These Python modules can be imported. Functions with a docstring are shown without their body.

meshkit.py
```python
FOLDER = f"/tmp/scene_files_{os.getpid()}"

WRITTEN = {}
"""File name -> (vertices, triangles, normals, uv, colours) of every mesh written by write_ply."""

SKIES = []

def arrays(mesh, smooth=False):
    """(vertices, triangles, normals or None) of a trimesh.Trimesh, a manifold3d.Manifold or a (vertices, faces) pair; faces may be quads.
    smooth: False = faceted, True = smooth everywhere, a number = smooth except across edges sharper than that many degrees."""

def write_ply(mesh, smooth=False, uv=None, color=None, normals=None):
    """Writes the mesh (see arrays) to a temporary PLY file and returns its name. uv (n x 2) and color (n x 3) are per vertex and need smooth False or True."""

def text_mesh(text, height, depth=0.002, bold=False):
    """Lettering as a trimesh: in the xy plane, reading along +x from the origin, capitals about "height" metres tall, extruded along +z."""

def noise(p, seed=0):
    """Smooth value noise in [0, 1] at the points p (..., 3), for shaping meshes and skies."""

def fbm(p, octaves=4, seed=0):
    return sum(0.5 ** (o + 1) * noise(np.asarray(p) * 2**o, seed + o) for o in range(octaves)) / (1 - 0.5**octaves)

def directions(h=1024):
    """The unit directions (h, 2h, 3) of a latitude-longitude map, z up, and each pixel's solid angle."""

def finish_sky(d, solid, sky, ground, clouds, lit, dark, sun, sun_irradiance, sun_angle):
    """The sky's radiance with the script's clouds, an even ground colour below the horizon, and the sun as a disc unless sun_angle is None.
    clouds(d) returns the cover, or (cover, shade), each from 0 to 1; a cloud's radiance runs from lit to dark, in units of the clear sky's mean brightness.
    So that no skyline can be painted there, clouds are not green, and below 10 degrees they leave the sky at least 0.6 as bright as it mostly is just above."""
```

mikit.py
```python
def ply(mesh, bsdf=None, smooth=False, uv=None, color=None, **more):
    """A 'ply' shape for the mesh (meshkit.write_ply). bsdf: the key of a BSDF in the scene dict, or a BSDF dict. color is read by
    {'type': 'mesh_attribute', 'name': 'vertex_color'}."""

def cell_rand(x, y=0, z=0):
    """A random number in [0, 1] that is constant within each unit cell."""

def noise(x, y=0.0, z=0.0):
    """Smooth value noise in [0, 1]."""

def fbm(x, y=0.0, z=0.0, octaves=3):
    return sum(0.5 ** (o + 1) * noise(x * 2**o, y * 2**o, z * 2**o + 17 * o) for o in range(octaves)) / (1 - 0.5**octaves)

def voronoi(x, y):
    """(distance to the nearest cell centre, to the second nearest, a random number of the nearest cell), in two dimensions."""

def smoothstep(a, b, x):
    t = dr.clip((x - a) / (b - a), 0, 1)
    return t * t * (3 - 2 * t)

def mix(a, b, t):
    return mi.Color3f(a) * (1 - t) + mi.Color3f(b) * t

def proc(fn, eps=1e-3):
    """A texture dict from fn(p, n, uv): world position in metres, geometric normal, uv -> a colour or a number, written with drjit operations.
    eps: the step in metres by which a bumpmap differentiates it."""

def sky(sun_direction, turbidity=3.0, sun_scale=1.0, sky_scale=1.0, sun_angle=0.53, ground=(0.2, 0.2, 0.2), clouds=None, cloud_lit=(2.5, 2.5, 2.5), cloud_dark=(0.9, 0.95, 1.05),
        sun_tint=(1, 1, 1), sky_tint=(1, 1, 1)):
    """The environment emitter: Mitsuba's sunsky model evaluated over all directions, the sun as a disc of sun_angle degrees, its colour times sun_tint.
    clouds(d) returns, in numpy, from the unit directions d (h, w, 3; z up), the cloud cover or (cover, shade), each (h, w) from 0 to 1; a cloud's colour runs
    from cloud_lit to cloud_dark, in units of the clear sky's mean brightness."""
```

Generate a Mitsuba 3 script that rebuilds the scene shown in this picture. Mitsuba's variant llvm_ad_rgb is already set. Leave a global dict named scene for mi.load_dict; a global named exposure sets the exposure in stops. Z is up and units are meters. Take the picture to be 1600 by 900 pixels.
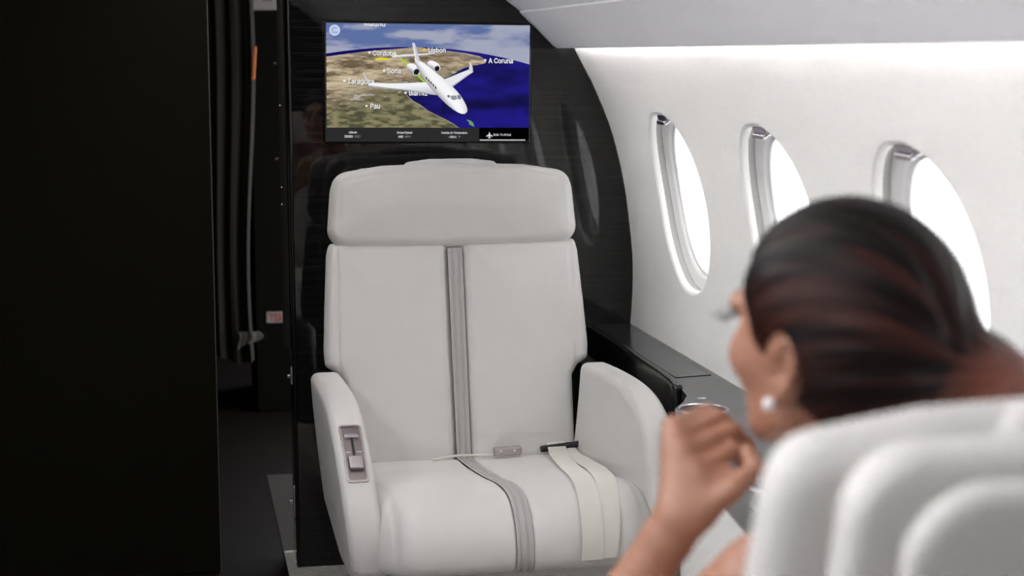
import math
import numpy as np
import trimesh
import shapely
from shapely.geometry import Polygon, box as sbox, LineString, Point
from shapely import affinity
from scipy.interpolate import PchipInterpolator
import mitsuba as mi
import drjit as dr
import mikit
import meshkit

T = mi.ScalarTransform4f
scene, labels = {}, {}

# ------------------------------------------------------------------ camera, sky, exposure
EYE = np.array([0.0, 0.0, 1.38])
_p = math.atan(366 / 2600)
_a = math.atan(531 * math.cos(_p) / 2600)
LOOK = np.array([math.sin(_a) * math.cos(_p), math.cos(_a) * math.cos(_p), -math.sin(_p)])
scene['camera'] = {
    'type': 'thinlens', 'fov': 2 * math.degrees(math.atan(800 / 2600)), 'fov_axis': 'x',
    'aperture_radius': 0.0085, 'focus_distance': 3.85, 'near_clip': 0.05, 'far_clip': 100.0,
    'to_world': T().look_at(origin=EYE.tolist(), target=(EYE + LOOK).tolist(), up=[0, 0, 1])}
exposure = 0.6
SKY = 2.0
scene['sky'] = {'type': 'constant', 'radiance': {'type': 'rgb', 'value': [SKY, SKY * 1.01, SKY * 1.03]}}
LED_LEFT = 50.0       # the same on the aisle side, behind the camera's left
LED_WALL = 24.0        # strips hidden behind the valances, washing the side walls
FILL_SIDE = 7.4          # unseen fill light added on the left slope of the ceiling
FILL_CEILING = 2.7     # unseen fill light added along the crown of the ceiling


def lamp(rgb):
    return {'type': 'area', 'radiance': {'type': 'rgb', 'value': [float(x) for x in rgb]}}


# ------------------------------------------------------------------ helpers
def lin(r, g, b):
    c = np.array([r, g, b]) / 255.0
    return np.where(c < 0.04045, c / 12.92, ((c + 0.055) / 1.055) ** 2.4)


def put(name, mesh, bsdf, smooth=False, parent=None, label=None, cat=None, group=None, kind=None, **more):
    key = (parent + '__' + name) if parent else name
    if key in scene:
        n = 1
        while f'{key}_{n:03d}' in scene:
            n += 1
        key = f'{key}_{n:03d}'
    scene[key] = mikit.ply(mesh, bsdf, smooth=smooth, **more)
    tag(key, label, cat, group, kind)
    return key


def tag(key, label=None, cat=None, group=None, kind=None):
    d = {k: v for k, v in dict(label=label, category=cat, group=group, kind=kind).items() if v}
    if d:
        labels[key] = d


def bx(x0, x1, y0, y1, z0, z1, r=0.0):
    if r <= 0:
        m = trimesh.creation.box(extents=(x1 - x0, y1 - y0, z1 - z0))
        m.apply_translation(((x0 + x1) / 2, (y0 + y1) / 2, (z0 + z1) / 2))
        return m
    import manifold3d as mf
    s = mf.Manifold.sphere(r, 16)
    pts = [s.translate((x, y, z)) for x in (x0 + r, x1 - r) for y in (y0 + r, y1 - r) for z in (z0 + r, z1 - r)]
    h = mf.Manifold.batch_hull(pts).to_mesh()
    return trimesh.Trimesh(h.vert_properties[:, :3], h.tri_verts, process=False)


def cat(ms):
    return trimesh.util.concatenate(ms)


def extrude(poly, z0, z1):
    m = trimesh.creation.extrude_polygon(poly, z1 - z0, engine='earcut')
    m.apply_translation((0, 0, z0))
    return m


def tube(pts, r, n=10, flat=None):
    """Swept round tube, or with flat=(width axis vectors) unused."""
    p = np.asarray(pts, float)
    t = np.gradient(p, axis=0)
    t /= np.linalg.norm(t, axis=1, keepdims=True)
    ref = np.where(np.abs(t[:, 2:]) < .9, [[0, 0, 1.]], [[1., 0, 0]])
    a = np.cross(t, ref)
    a /= np.linalg.norm(a, axis=1, keepdims=True)
    b = np.cross(t, a)
    r = np.broadcast_to(r, (len(p),))
    ang = np.arange(n) * 2 * np.pi / n
    v = p[:, None] + r[:, None, None] * (np.cos(ang)[None, :, None] * a[:, None] + np.sin(ang)[None, :, None] * b[:, None])
    f = []
    for i in range(len(p) - 1):
        for j in range(n):
            k = (j + 1) % n
            f += [[i * n + j, i * n + k, (i + 1) * n + k], [i * n + j, (i + 1) * n + k, (i + 1) * n + j]]
    c0, c1 = len(p) * n, len(p) * n + 1
    for j in range(n):
        k = (j + 1) % n
        f += [[c0, k, j], [c1, (len(p) - 1) * n + j, (len(p) - 1) * n + k]]
    m = trimesh.Trimesh(np.vstack([v.reshape(-1, 3), p[:1], p[-1:]]), f, process=False)
    trimesh.repair.fix_normals(m)
    return m


def lathe(profile, n=48):
    m = trimesh.creation.revolve(np.asarray(profile, float), sections=n)
    return m


def strip(rows, close=False):
    """Quad sheet through rows of points (r, c, 3)."""
    rows = np.asarray(rows, float)
    R, C = rows.shape[:2]
    i, j = np.meshgrid(np.arange(R - 1), np.arange(C if close else C - 1), indexing='ij')
    k = (j + 1) % C
    q = np.stack([i * C + j, i * C + k, (i + 1) * C + k, (i + 1) * C + j], -1).reshape(-1, 4)
    f = np.vstack([q[:, [0, 1, 2]], q[:, [0, 2, 3]]])
    return trimesh.Trimesh(rows.reshape(-1, 3), f, process=False)


def nets(F, xs, ys, zs, project=2):
    """Surface nets of the level 0 of F on a rectilinear grid."""
    ins = F < 0
    c = np.zeros(tuple(s - 1 for s in F.shape), np.uint8)
    for a in (0, 1):
        for b in (0, 1):
            for d in (0, 1):
                c += ins[a:F.shape[0] - 1 + a, b:F.shape[1] - 1 + b, d:F.shape[2] - 1 + d]
    act = (c > 0) & (c < 8)
    I = np.argwhere(act)
    idx = np.full(c.shape, -1, np.int64)
    idx[act] = np.arange(len(I))
    pos, cnt = np.zeros((len(I), 3)), np.zeros(len(I))
    co = [np.asarray(xs, float), np.asarray(ys, float), np.asarray(zs, float)]
    for ax in range(3):
        o1, o2 = [k for k in range(3) if k != ax]
        for a in (0, 1):
            for b in (0, 1):
                s = I.copy()
                s[:, o1] += a
                s[:, o2] += b
                e = s.copy()
                e[:, ax] += 1
                f0, f1 = F[tuple(s.T)].astype(float), F[tuple(e.T)].astype(float)
                m = (f0 < 0) != (f1 < 0)
                t = np.where(m, f0 / np.where(m, f0 - f1, 1), 0)
                p = np.stack([co[k][s[:, k]] for k in range(3)], 1)
                p[:, ax] += t * (co[ax][e[:, ax]] - co[ax][s[:, ax]])
                pos[m] += p[m]
                cnt[m] += 1
    v = pos / np.maximum(cnt, 1)[:, None]
    faces = []
    for ax in range(3):
        o1, o2 = [k for k in range(3) if k != ax]
        a = np.moveaxis(ins, ax, 0)
        ch = a[:-1] != a[1:]
        ch = np.moveaxis(ch, 0, ax).copy()
        for o in (o1, o2):
            sl = [slice(None)] * 3
            sl[o] = 0
            ch[tuple(sl)] = False
            sl[o] = -1
            ch[tuple(sl)] = False
        E = np.argwhere(ch)
        quad = []
        for da, db in ((0, 0), (1, 0), (1, 1), (0, 1)):
            q = E.copy()
            q[:, o1] -= da
            q[:, o2] -= db
            quad.append(idx[tuple(q.T)])
        quad = np.stack(quad, 1)
        s = ins[tuple(E.T)]
        flip = s if ax != 1 else ~s
        quad[~flip] = quad[~flip][:, ::-1]
        faces.append(quad)
    q = np.vstack(faces)
    q = q[(q >= 0).all(1)]
    m = trimesh.Trimesh(v, np.vstack([q[:, [0, 1, 2]], q[:, [0, 2, 3]]]), process=False)
    if m.volume < 0:
        m.invert()
    return m


class Field:
    """Signed distances on a rectilinear grid, built up from local primitives."""

    def __init__(self, xs, ys, zs):
        self.c = [np.asarray(a, np.float32) for a in (xs, ys, zs)]
        self.F = np.full([len(a) for a in self.c], 0.08, np.float32)

    def _sl(self, lo, hi, pad):
        sl = []
        for k in range(3):
            a = np.searchsorted(self.c[k], lo[k] - pad)
            b = np.searchsorted(self.c[k], hi[k] + pad)
            sl.append(slice(a, b))
        P = [self.c[0][sl[0]][:, None, None], self.c[1][sl[1]][None, :, None], self.c[2][sl[2]][None, None, :]]
        return tuple(sl), P

    def add(self, fn, lo, hi, k=0.01, sub=False):
        sl, P = self._sl(lo, hi, 0.03 + k)
        if 0 in self.F[sl].shape:
            return
        d = fn(P)
        f = self.F[sl]
        if sub:
            self.F[sl] = -smin(-f, d, k)
        else:
            self.F[sl] = smin(f, d, k)

    def cap(self, a, b, ra, rb, k=0.01, sub=False):
        a, b = np.asarray(a, float), np.asarray(b, float)
        r = max(ra, rb)
        self.add(lambda P: cap(P, a, b, ra, rb), np.minimum(a, b) - r, np.maximum(a, b) + r, k, sub)

    def ell(self, c, r, k=0.01, rot=None, sub=False):
        c, r = np.asarray(c, float), np.asarray(r, float)
        R = np.eye(3) if rot is None else np.asarray(rot)
        e = np.abs(R) @ r
        self.add(lambda P: ell(P, c, r, R), c - e, c + e, k, sub)

    def mesh(self):
        return nets(self.F, *self.c)


def smin(a, b, k):
    if k <= 0:
        return np.minimum(a, b)
    h = np.maximum(k - np.abs(a - b), 0) / k
    return np.minimum(a, b) - h * h * k * 0.25


def cap(P, a, b, ra, rb):
    ab = b - a
    L = max(float(ab @ ab), 1e-12)
    t = np.clip(sum((P[i] - a[i]) * ab[i] for i in range(3)) / L, 0, 1)
    return np.sqrt(sum((P[i] - a[i] - t * ab[i]) ** 2 for i in range(3))) - (ra + (rb - ra) * t)


def ell(P, c, r, R):
    q = [sum((P[i] - c[i]) * R[i][k] for i in range(3)) for k in range(3)]
    k0 = np.sqrt(sum((q[k] / r[k]) ** 2 for k in range(3)))
    k1 = np.sqrt(sum((q[k] / r[k] ** 2) ** 2 for k in range(3)))
    return k0 * (k0 - 1) / np.maximum(k1, 1e-6)


def poly_sdf(poly, A, B):
    """Signed distance to a polygon at the points of the grid A x B."""
    X, Y = np.meshgrid(A, B, indexing='ij')
    pts = shapely.points(X.ravel(), Y.ravel())
    shapely.prepare(poly)
    d = shapely.distance(poly.exterior, pts)
    s = shapely.contains(poly, pts)
    return np.where(s, -d, d).reshape(X.shape)


def pad_mesh(poly, t0, t1, r, h=0.005, corner=0.0, bulge=0.0, bulge_len=0.06, groove=None, front_only=True):
    """A padded panel: polygon in (a, b), thickness t0..t1 along c with edges rounded by r; bulge lifts the t1 side.
    groove(A, B, d2) gives a depth to take away."""
    if corner > 0:
        poly = poly.buffer(-corner).buffer(corner * 2).buffer(-corner)
    x0, y0, x1, y1 = poly.bounds
    m = h * 2.5 + 0.001
    A = np.arange(x0 - m, x1 + m + h, h)
    B = np.arange(y0 - m, y1 + m + h, h)
    C = np.arange(t0 - m, t1 + bulge + m + h, h)
    d2 = poly_sdf(poly, A, B)
    up = bulge * (1 - np.exp(np.minimum(d2, 0) / bulge_len))
    if groove is not None:
        up = up - groove(A[:, None], B[None, :], d2)
    c, hh = (t0 + t1) / 2, (t1 - t0) / 2
    w = C[None, None, :] - c
    w = np.where(w > 0, w - up[:, :, None] * np.clip(w / hh, 0, 1), w)
    q0, q1 = d2[:, :, None] + r, np.abs(w) - hh + r
    F = np.sqrt(np.maximum(q0, 0) ** 2 + np.maximum(q1, 0) ** 2) + np.minimum(np.maximum(q0, q1), 0) - r
    return nets(F.astype(np.float32), A, B, C)


def moved(mesh, fn):
    m = trimesh.Trimesh(fn(np.array(mesh.vertices)), mesh.faces, process=False)
    if m.volume < 0:
        m.invert()
    return m


# ------------------------------------------------------------------ materials
def rgb(*c):
    return {'type': 'rgb', 'value': [float(x) for x in c]}


def principled(color, rough=0.5, spec=0.5, **more):
    return {'type': 'principled', 'base_color': color if isinstance(color, dict) else rgb(*color), 'roughness': rough, 'specular': spec, **more}


def mat(name, d, two=True):
    scene[name] = {'type': 'twosided', 'nested': d} if two else d


def leather_bump(p, n, uv):
    return mikit.fbm(p.x * 420, p.y * 420, p.z * 420, octaves=2)


def leather_tone(p, n, uv):
    t = mikit.fbm(p.x * 6, p.y * 6, p.z * 6, octaves=3)
    return mikit.mix((0.605, 0.589, 0.572), (0.545, 0.527, 0.509), t)


mat('leather', {'type': 'bumpmap', 'tex': mikit.proc(leather_bump, eps=5e-4), 'scale': 0.00025,
                'bsdf': principled(mikit.proc(leather_tone), 0.42, 0.35)})
mat('leather_taupe', principled((0.385, 0.365, 0.355), 0.5, 0.35))
mat('vinyl', principled((0.84, 0.83, 0.81), 0.6, 0.3))


def wall_tone(p, n, uv):
    t = mikit.fbm(p.x * 160, p.y * 160, p.z * 160, octaves=2)
    return mikit.mix((0.88, 0.876, 0.862), (0.825, 0.82, 0.806), t)


mat('wall_vinyl', principled(mikit.proc(wall_tone), 0.7, 0.2))
mat('ceiling_vinyl', principled((0.84, 0.845, 0.875), 0.7, 0.2))
mat('shadow_liner', principled((0.40, 0.39, 0.385), 0.5, 0.3))  # darker grey stands in for the shade inside the window reveals
mat('seal', principled((0.78, 0.78, 0.78), 0.5, 0.3))


def grain(p, n, uv):
    a = mikit.noise(p.x * 5, p.y * 5, p.z * 420)
    b = mikit.noise(p.x * 11 + 7, p.y * 11, p.z * 1100)
    t = mikit.smoothstep(0.52, 0.9, a * 0.6 + b * 0.4)
    return mikit.mix((0.0045, 0.0042, 0.0042), (0.022, 0.021, 0.021), t)


mat('black_veneer', {'type': 'plastic', 'int_ior': 1.5, 'diffuse_reflectance': mikit.proc(grain), 'nonlinear': False})
mat('ledge_veneer', {'type': 'roughplastic', 'distribution': 'ggx', 'alpha': 0.03, 'int_ior': 1.5, 'diffuse_reflectance': rgb(0.034, 0.034, 0.037)})
mat('black_gloss', {'type': 'roughplastic', 'distribution': 'ggx', 'alpha': 0.05, 'int_ior': 1.48, 'diffuse_reflectance': rgb(0.004, 0.004, 0.004)})
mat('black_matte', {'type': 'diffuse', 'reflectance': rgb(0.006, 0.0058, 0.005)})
mat('border_matte', {'type': 'diffuse', 'reflectance': rgb(0.0085, 0.0080, 0.0052)})
mat('black_plastic', principled((0.012, 0.012, 0.013), 0.45, 0.4))
mat('chrome', {'type': 'roughconductor', 'material': 'Cr', 'distribution': 'ggx', 'alpha': 0.08})
mat('satin_metal', {'type': 'roughconductor', 'material': 'Cr', 'distribution': 'ggx', 'alpha': 0.22, 'specular_reflectance': rgb(.62, .58, .55)})
mat('dark_chrome', {'type': 'roughconductor', 'material': 'Cr', 'distribution': 'ggx', 'alpha': 0.2, 'specular_reflectance': rgb(.36, .33, .31)})
mat('taupe_metal', principled((0.42, 0.38, 0.36), 0.38, 0.5, metallic=0.6))
mat('webbing', principled((0.60, 0.58, 0.535), 0.75, 0.2, sheen=0.3))
mat('tan_trim', principled((0.20, 0.17, 0.15), 0.6, 0.3))


def floor_tone(p, n, uv):
    row = dr.floor(p.y / 0.11)
    t = mikit.noise(p.x * 9 + row * 13, p.y * 130, row) * 0.6 + mikit.cell_rand(row, 3) * 0.4
    return mikit.mix((0.0025, 0.0014, 0.0012), (0.006, 0.003, 0.0024), t)


mat('wood_floor', principled(mikit.proc(floor_tone), 0.55, 0.25))


def carpet_tone(p, n, uv):
    t = mikit.noise(p.x * 260, p.y * 260, p.z * 260)
    return mikit.mix((0.20, 0.19, 0.175), (0.36, 0.345, 0.32), t)


mat('carpet', principled(mikit.proc(carpet_tone), 0.95, 0.1))
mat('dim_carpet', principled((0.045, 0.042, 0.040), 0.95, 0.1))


def curtain_tone(p, n, uv):
    t = mikit.noise(p.x * 300, p.y * 300, p.z * 700)
    return mikit.mix((0.012, 0.0105, 0.009), (0.020, 0.0175, 0.015), t)


mat('curtain_cloth', principled(mikit.proc(curtain_tone), 0.85, 0.1, sheen=0.3))
mat('sign_white', principled((0.22, 0.20, 0.19), 0.6, 0.3))
mat('sign_red', principled((0.26, 0.03, 0.02), 0.6, 0.3))
mat('orange', principled((0.45, 0.12, 0.03), 0.6, 0.3))
mat('label_grey', principled((0.055, 0.052, 0.048), 0.6, 0.3))
scene['glass'] = {'type': 'thindielectric', 'int_ior': 1.5}
mat('bezel', {'type': 'roughplastic', 'alpha': 0.1, 'diffuse_reflectance': rgb(0.003, 0.003, 0.003)})
mat('white_print', principled((0.6, 0.6, 0.62), 0.5, 0.3))

# ------------------------------------------------------------------ the cabin shell
XC = 0.10                       # centre line of the fuselage
YF, YB = 4.38, -0.90            # faces of the front and back bulkheads
LEDGE = 0.643
_prof = np.array([(1.030, 1.445), (1.0555, 1.395), (1.1146, 1.2844), (1.1693, 1.1462), (1.2069, 0.9714), (1.2250, 0.777), (1.2193, 0.6435), (1.195, 0.45), (1.14, 0.22), (1.06, 0.0)])
_sarc = np.r_[0, np.cumsum(np.linalg.norm(np.diff(_prof, axis=0), axis=1))]
_px, _pz = PchipInterpolator(_sarc, _prof[:, 0]), PchipInterpolator(_sarc, _prof[:, 1])


def wall_at(s):
    return np.stack([_px(s), _pz(s)], -1)


def wall_n(s):
    t = np.stack([_px(s, 1), _pz(s, 1)], -1)
    t /= np.linalg.norm(t, axis=-1, keepdims=True)
    return np.stack([-t[..., 1], t[..., 0]], -1)      # outboard


_ss = np.linspace(0, _sarc[-1], 4000)
S_of_z = lambda z: float(np.interp(-z, -_pz(_ss), _ss))
x_of_z = lambda z: float(_px(S_of_z(z)))
WIN_S = (S_of_z(1.232) + S_of_z(0.807)) / 2
WIN_HS = (S_of_z(0.807) - S_of_z(1.232)) / 2
WIN_HY = 0.190
WIN_Y = [3.860, 3.180, 2.500, 1.820, 1.140]
PITCH = 0.68


def superell(th, a, b, n=2.15):
    c, s = np.cos(th), np.sin(th)
    r = (np.abs(c / a) ** n + np.abs(s / b) ** n) ** (-1 / n)
    return np.stack([r * c, r * s], -1)


def place_wall(ds, dy, depth, yc, side):
    """(offset along the profile, offset along Y, depth outboard) -> world."""
    s = WIN_S + ds
    p, n = wall_at(np.clip(s, 0, _sarc[-1])), wall_n(np.clip(s, 0, _sarc[-1]))
    X, Z = p[..., 0] + n[..., 0] * depth, p[..., 1] + n[..., 1] * depth
    if side < 0:
        X = 2 * XC - X
    return np.stack([X, yc + dy, Z], -1)


def wall_cell(yc, y0, y1, side):
    s0, s1 = -WIN_S, S_of_z(0.45) - WIN_S
    th = np.linspace(0, 2 * np.pi, 96, endpoint=False)
    corners = [math.atan2(b, a) % (2 * np.pi) for a in (y0 - yc, y1 - yc) for b in (s0, s1)]
    for c in corners:
        th[np.argmin(np.abs(th - c))] = c
    d = np.stack([np.cos(th), np.sin(th)], -1)
    tx = np.where(d[:, 0] > 0, (y1 - yc) / np.maximum(d[:, 0], 1e-9), (y0 - yc) / np.minimum(d[:, 0], -1e-9))
    ty = np.where(d[:, 1] > 0, s1 / np.maximum(d[:, 1], 1e-9), s0 / np.minimum(d[:, 1], -1e-9))
    B = d * np.minimum(tx, ty)[:, None]
    A = superell(th, WIN_HY, WIN_HS)
    n_out = superell(th, WIN_HY + .001, WIN_HS + .001) - A
    n_out /= np.linalg.norm(n_out, axis=1, keepdims=True)
    rl = 0.013
    O = A + n_out * rl
    rows = []
    for t in np.r_[np.linspace(0, 1, 15)]:
        rows.append(place_wall(*((B * (1 - t) + O * t).T[::-1]), 0.0, yc, side))
    for al in np.linspace(0, np.pi / 2, 9)[1:]:
        q = A + n_out * rl * (1 - np.sin(al))
        rows.append(place_wall(q[:, 1], q[:, 0], rl * (1 - np.cos(al)), yc, side))
    for dep in (0.016,):
        rows.append(place_wall(A[:, 1], A[:, 0], dep, yc, side))
    return strip(rows, close=True)


def ring_rows(specs, yc, side, n=72):
    th = np.linspace(0, 2 * np.pi, n, endpoint=False)
    return [place_wall(*(superell(th, WIN_HY + o, WIN_HS + o).T[::-1]), dep, yc, side) for o, dep in specs]


def build_wall(side, name):
    cells = []
    wins = WIN_Y if side > 0 else WIN_Y[3:]
    front = YF if side > 0 else (WIN_Y[2] + WIN_Y[3]) / 2
    for i, yc in enumerate(WIN_Y):
        if yc not in wins:
            continue
        y1 = front if yc == wins[0] else (WIN_Y[i - 1] + yc) / 2
        y0 = YB if i == len(WIN_Y) - 1 else (WIN_Y[i + 1] + yc) / 2
        cells.append(wall_cell(yc, y0, y1, side))
    s = np.linspace(S_of_z(0.45), _sarc[-1], 12)
    p = wall_at(s)
    X = p[:, 0] if side > 0 else 2 * XC - p[:, 0]
    low = strip([np.stack([X, np.full(len(s), y), p[:, 1]], -1) for y in (YB, front)])
    put(name, cat(cells + [low]), 'wall_vinyl', smooth=40, kind='structure')
    for i, yc in enumerate(WIN_Y):
        if yc not in wins:
            continue
        w = f'window_{(i + 1) if side > 0 else (i + 11)}'
        key = w
        tag(key, kind='structure')
        shadow_liner = strip(ring_rows([(0.0005, 0.014), (0.0015, 0.0155), (0.003, 0.030), (0.001, 0.032)], yc, side), close=True)
        put('reveal', shadow_liner, 'shadow_liner', smooth=50, parent=key)
        seal = strip(ring_rows([(0.001, 0.032), (-0.006, 0.0325), (-0.022, 0.037), (-0.027, 0.040), (-0.030, 0.0455), (-0.038, 0.046), (-0.040, 0.050)], yc, side), close=True)
        put('frame', seal, 'seal', smooth=50, parent=key)
        th = np.linspace(0, 2 * np.pi, 72, endpoint=False)
        pr = [place_wall(*(superell(th, (WIN_HY - .036) * t, (WIN_HS - .036) * t).T[::-1]), 0.0485, yc, side) for t in (1, .75, .5, .25, .02)]
        put('pane', strip(pr, close=True), 'glass', smooth=True, parent=key)
        # pull tab of the shade at the top of the reveal
        h = bx(-0.036, 0.036, -0.010, 0.014, -0.014, 0.006, r=0.004)
        lip = bx(-0.030, 0.030, 0.008, 0.022, -0.017, -0.007, r=0.0035)
        V = np.array(cat([h, lip]).vertices)
        Fc = cat([h, lip]).faces
        v = place_wall(-WIN_HS + 0.006 - V[:, 2] , V[:, 0], 0.020 - V[:, 1], yc, side)
        m = trimesh.Trimesh(v, Fc, process=False)
        if m.volume < 0:
            m.invert()
        put('shade_handle', m, 'chrome', smooth=30, parent=key)


build_wall(1, 'wall_right')
build_wall(-1, 'wall_left')
# forward of the left windows: unseen dark wall, added to darken the left of the seat
_s = np.linspace(0, _sarc[-1], 30)
put('added_dark_wall', strip([np.stack([2 * XC - wall_at(_s)[:, 0], np.full(30, y), wall_at(_s)[:, 1]], -1) for y in ((WIN_Y[2] + WIN_Y[3]) / 2, YF)]), 'black_matte', smooth=40, kind='structure')

# ceiling: valance lips at both sides, crown in the middle
_valance = np.array([(1.009, 1.402), (1.0125, 1.3985), (1.0115, 1.3950), (1.0070, 1.3945), (0.996, 1.403), (0.955, 1.4425), (0.907, 1.4875), (0.9075, 1.492), (0.869, 1.521), (0.80, 1.575), (0.70, 1.645), (0.56, 1.72), (0.40, 1.775), (0.25, 1.80), (0.235, 1.80)])
for side, nm in ((1, 'ceiling'), (-1, 'ceiling_left')):
    X = _valance[:, 0] if side > 0 else 2 * XC - _valance[:, 0]
    sheet = strip([np.stack([X, np.full(len(X), y), _valance[:, 1]], -1) for y in (YB, YF)])
    back = np.array([(1.009, 1.402), (1.000, 1.410), (0.986, 1.466)])
    Xb = back[:, 0] if side > 0 else 2 * XC - back[:, 0]
    lipb = strip([np.stack([Xb, np.full(len(Xb), y), back[:, 1]], -1) for y in (YB, YF)])
    if side > 0:
        keep = [sheet, lipb]
    else:
        keep += [sheet, lipb]
put('ceiling', cat(keep), 'ceiling_vinyl', smooth=35, kind='structure')
tops = []
for side in (1, -1):
    x = lambda a: a if side > 0 else 2 * XC - a
    tops.append(bx(min(x(0.982), x(1.06)), max(x(0.982), x(1.06)), YB, YF, 1.462, 1.480))
put('trim_1', cat(tops), 'ceiling_vinyl', kind='structure')


def led(a, b, y0=YB + .02, y1=YF - .02, flip=False):
    """A light-giving band between two (x, z) edges."""
    m = trimesh.Trimesh([[a[0], y0, a[1]], [b[0], y0, b[1]], [b[0], y1, b[1]], [a[0], y1, a[1]]], [[0, 2, 1], [0, 3, 2]], process=False)
    if flip:
        m.invert()
    return m


for i, side in enumerate((1, -1)):
    e0, e1 = (0.9905, 1.4470), (1.0035, 1.4545)
    if side < 0:
        e0, e1 = (2 * XC - e0[0], e0[1]), (2 * XC - e1[0], e1[1])
    put('strip_light', led(e0, e1, y0=0.8 if side > 0 else YB + .02, y1=YF - .02 if side > 0 else 2.14, flip=side < 0), 'vinyl', label='hidden light strip behind the valance above the ' + ('right windows' if side > 0 else 'left windows'), cat='light',
        emitter=lamp(np.array([1, .97, .92]) * LED_WALL if side > 0 else np.array([.98, .98, 1.0]) * LED_LEFT))
put('fill_light', led((XC - .13, 1.80), (XC + .13, 1.80), y0=0.9), 'vinyl', label='added unseen fill light along the crown of the cabin ceiling', cat='light',
    emitter=lamp([FILL_CEILING, FILL_CEILING * .99, FILL_CEILING * .97]))  # added out of view to fill the cabin softly from above

put('fill_light', led((-0.58, 1.575), (-0.42, 1.672), 0.15, 2.9), 'vinyl', label='added unseen fill light on the left slope of the cabin ceiling', cat='light',
    emitter=lamp([FILL_SIDE, FILL_SIDE, FILL_SIDE * 1.02]))  # added out of view to brighten the sides that face the aisle

# floor: dark wood runner in the aisle, cream carpet under the seats
put('floor', cat([bx(-1.1, 0.268, YB, 8.2, -0.05, 0.0), bx(0.268, 1.3, 5.41, 8.2, -0.05, 0.0)]), 'wood_floor', kind='structure')
put('floor_carpet', bx(0.268, 1.3, YB, YF + .16, -0.05, 0.004), 'carpet', kind='structure')
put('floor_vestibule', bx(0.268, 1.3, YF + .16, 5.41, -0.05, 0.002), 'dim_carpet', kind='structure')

# front bulkhead, right of the doorway: follows the fuselage section
zs = np.linspace(0.0, 1.455, 60)
outer = [(x_of_z(z) + 0.0005, z) for z in zs]
crown = [(1.008, 1.47), (0.955, 1.46), (0.907, 1.498), (0.869, 1.527), (0.80, 1.58), (0.70, 1.65), (0.56, 1.725), (0.40, 1.78), (0.295, 1.80)]
bulk = Polygon([(0.295, 0.0)] + outer + crown)


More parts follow.
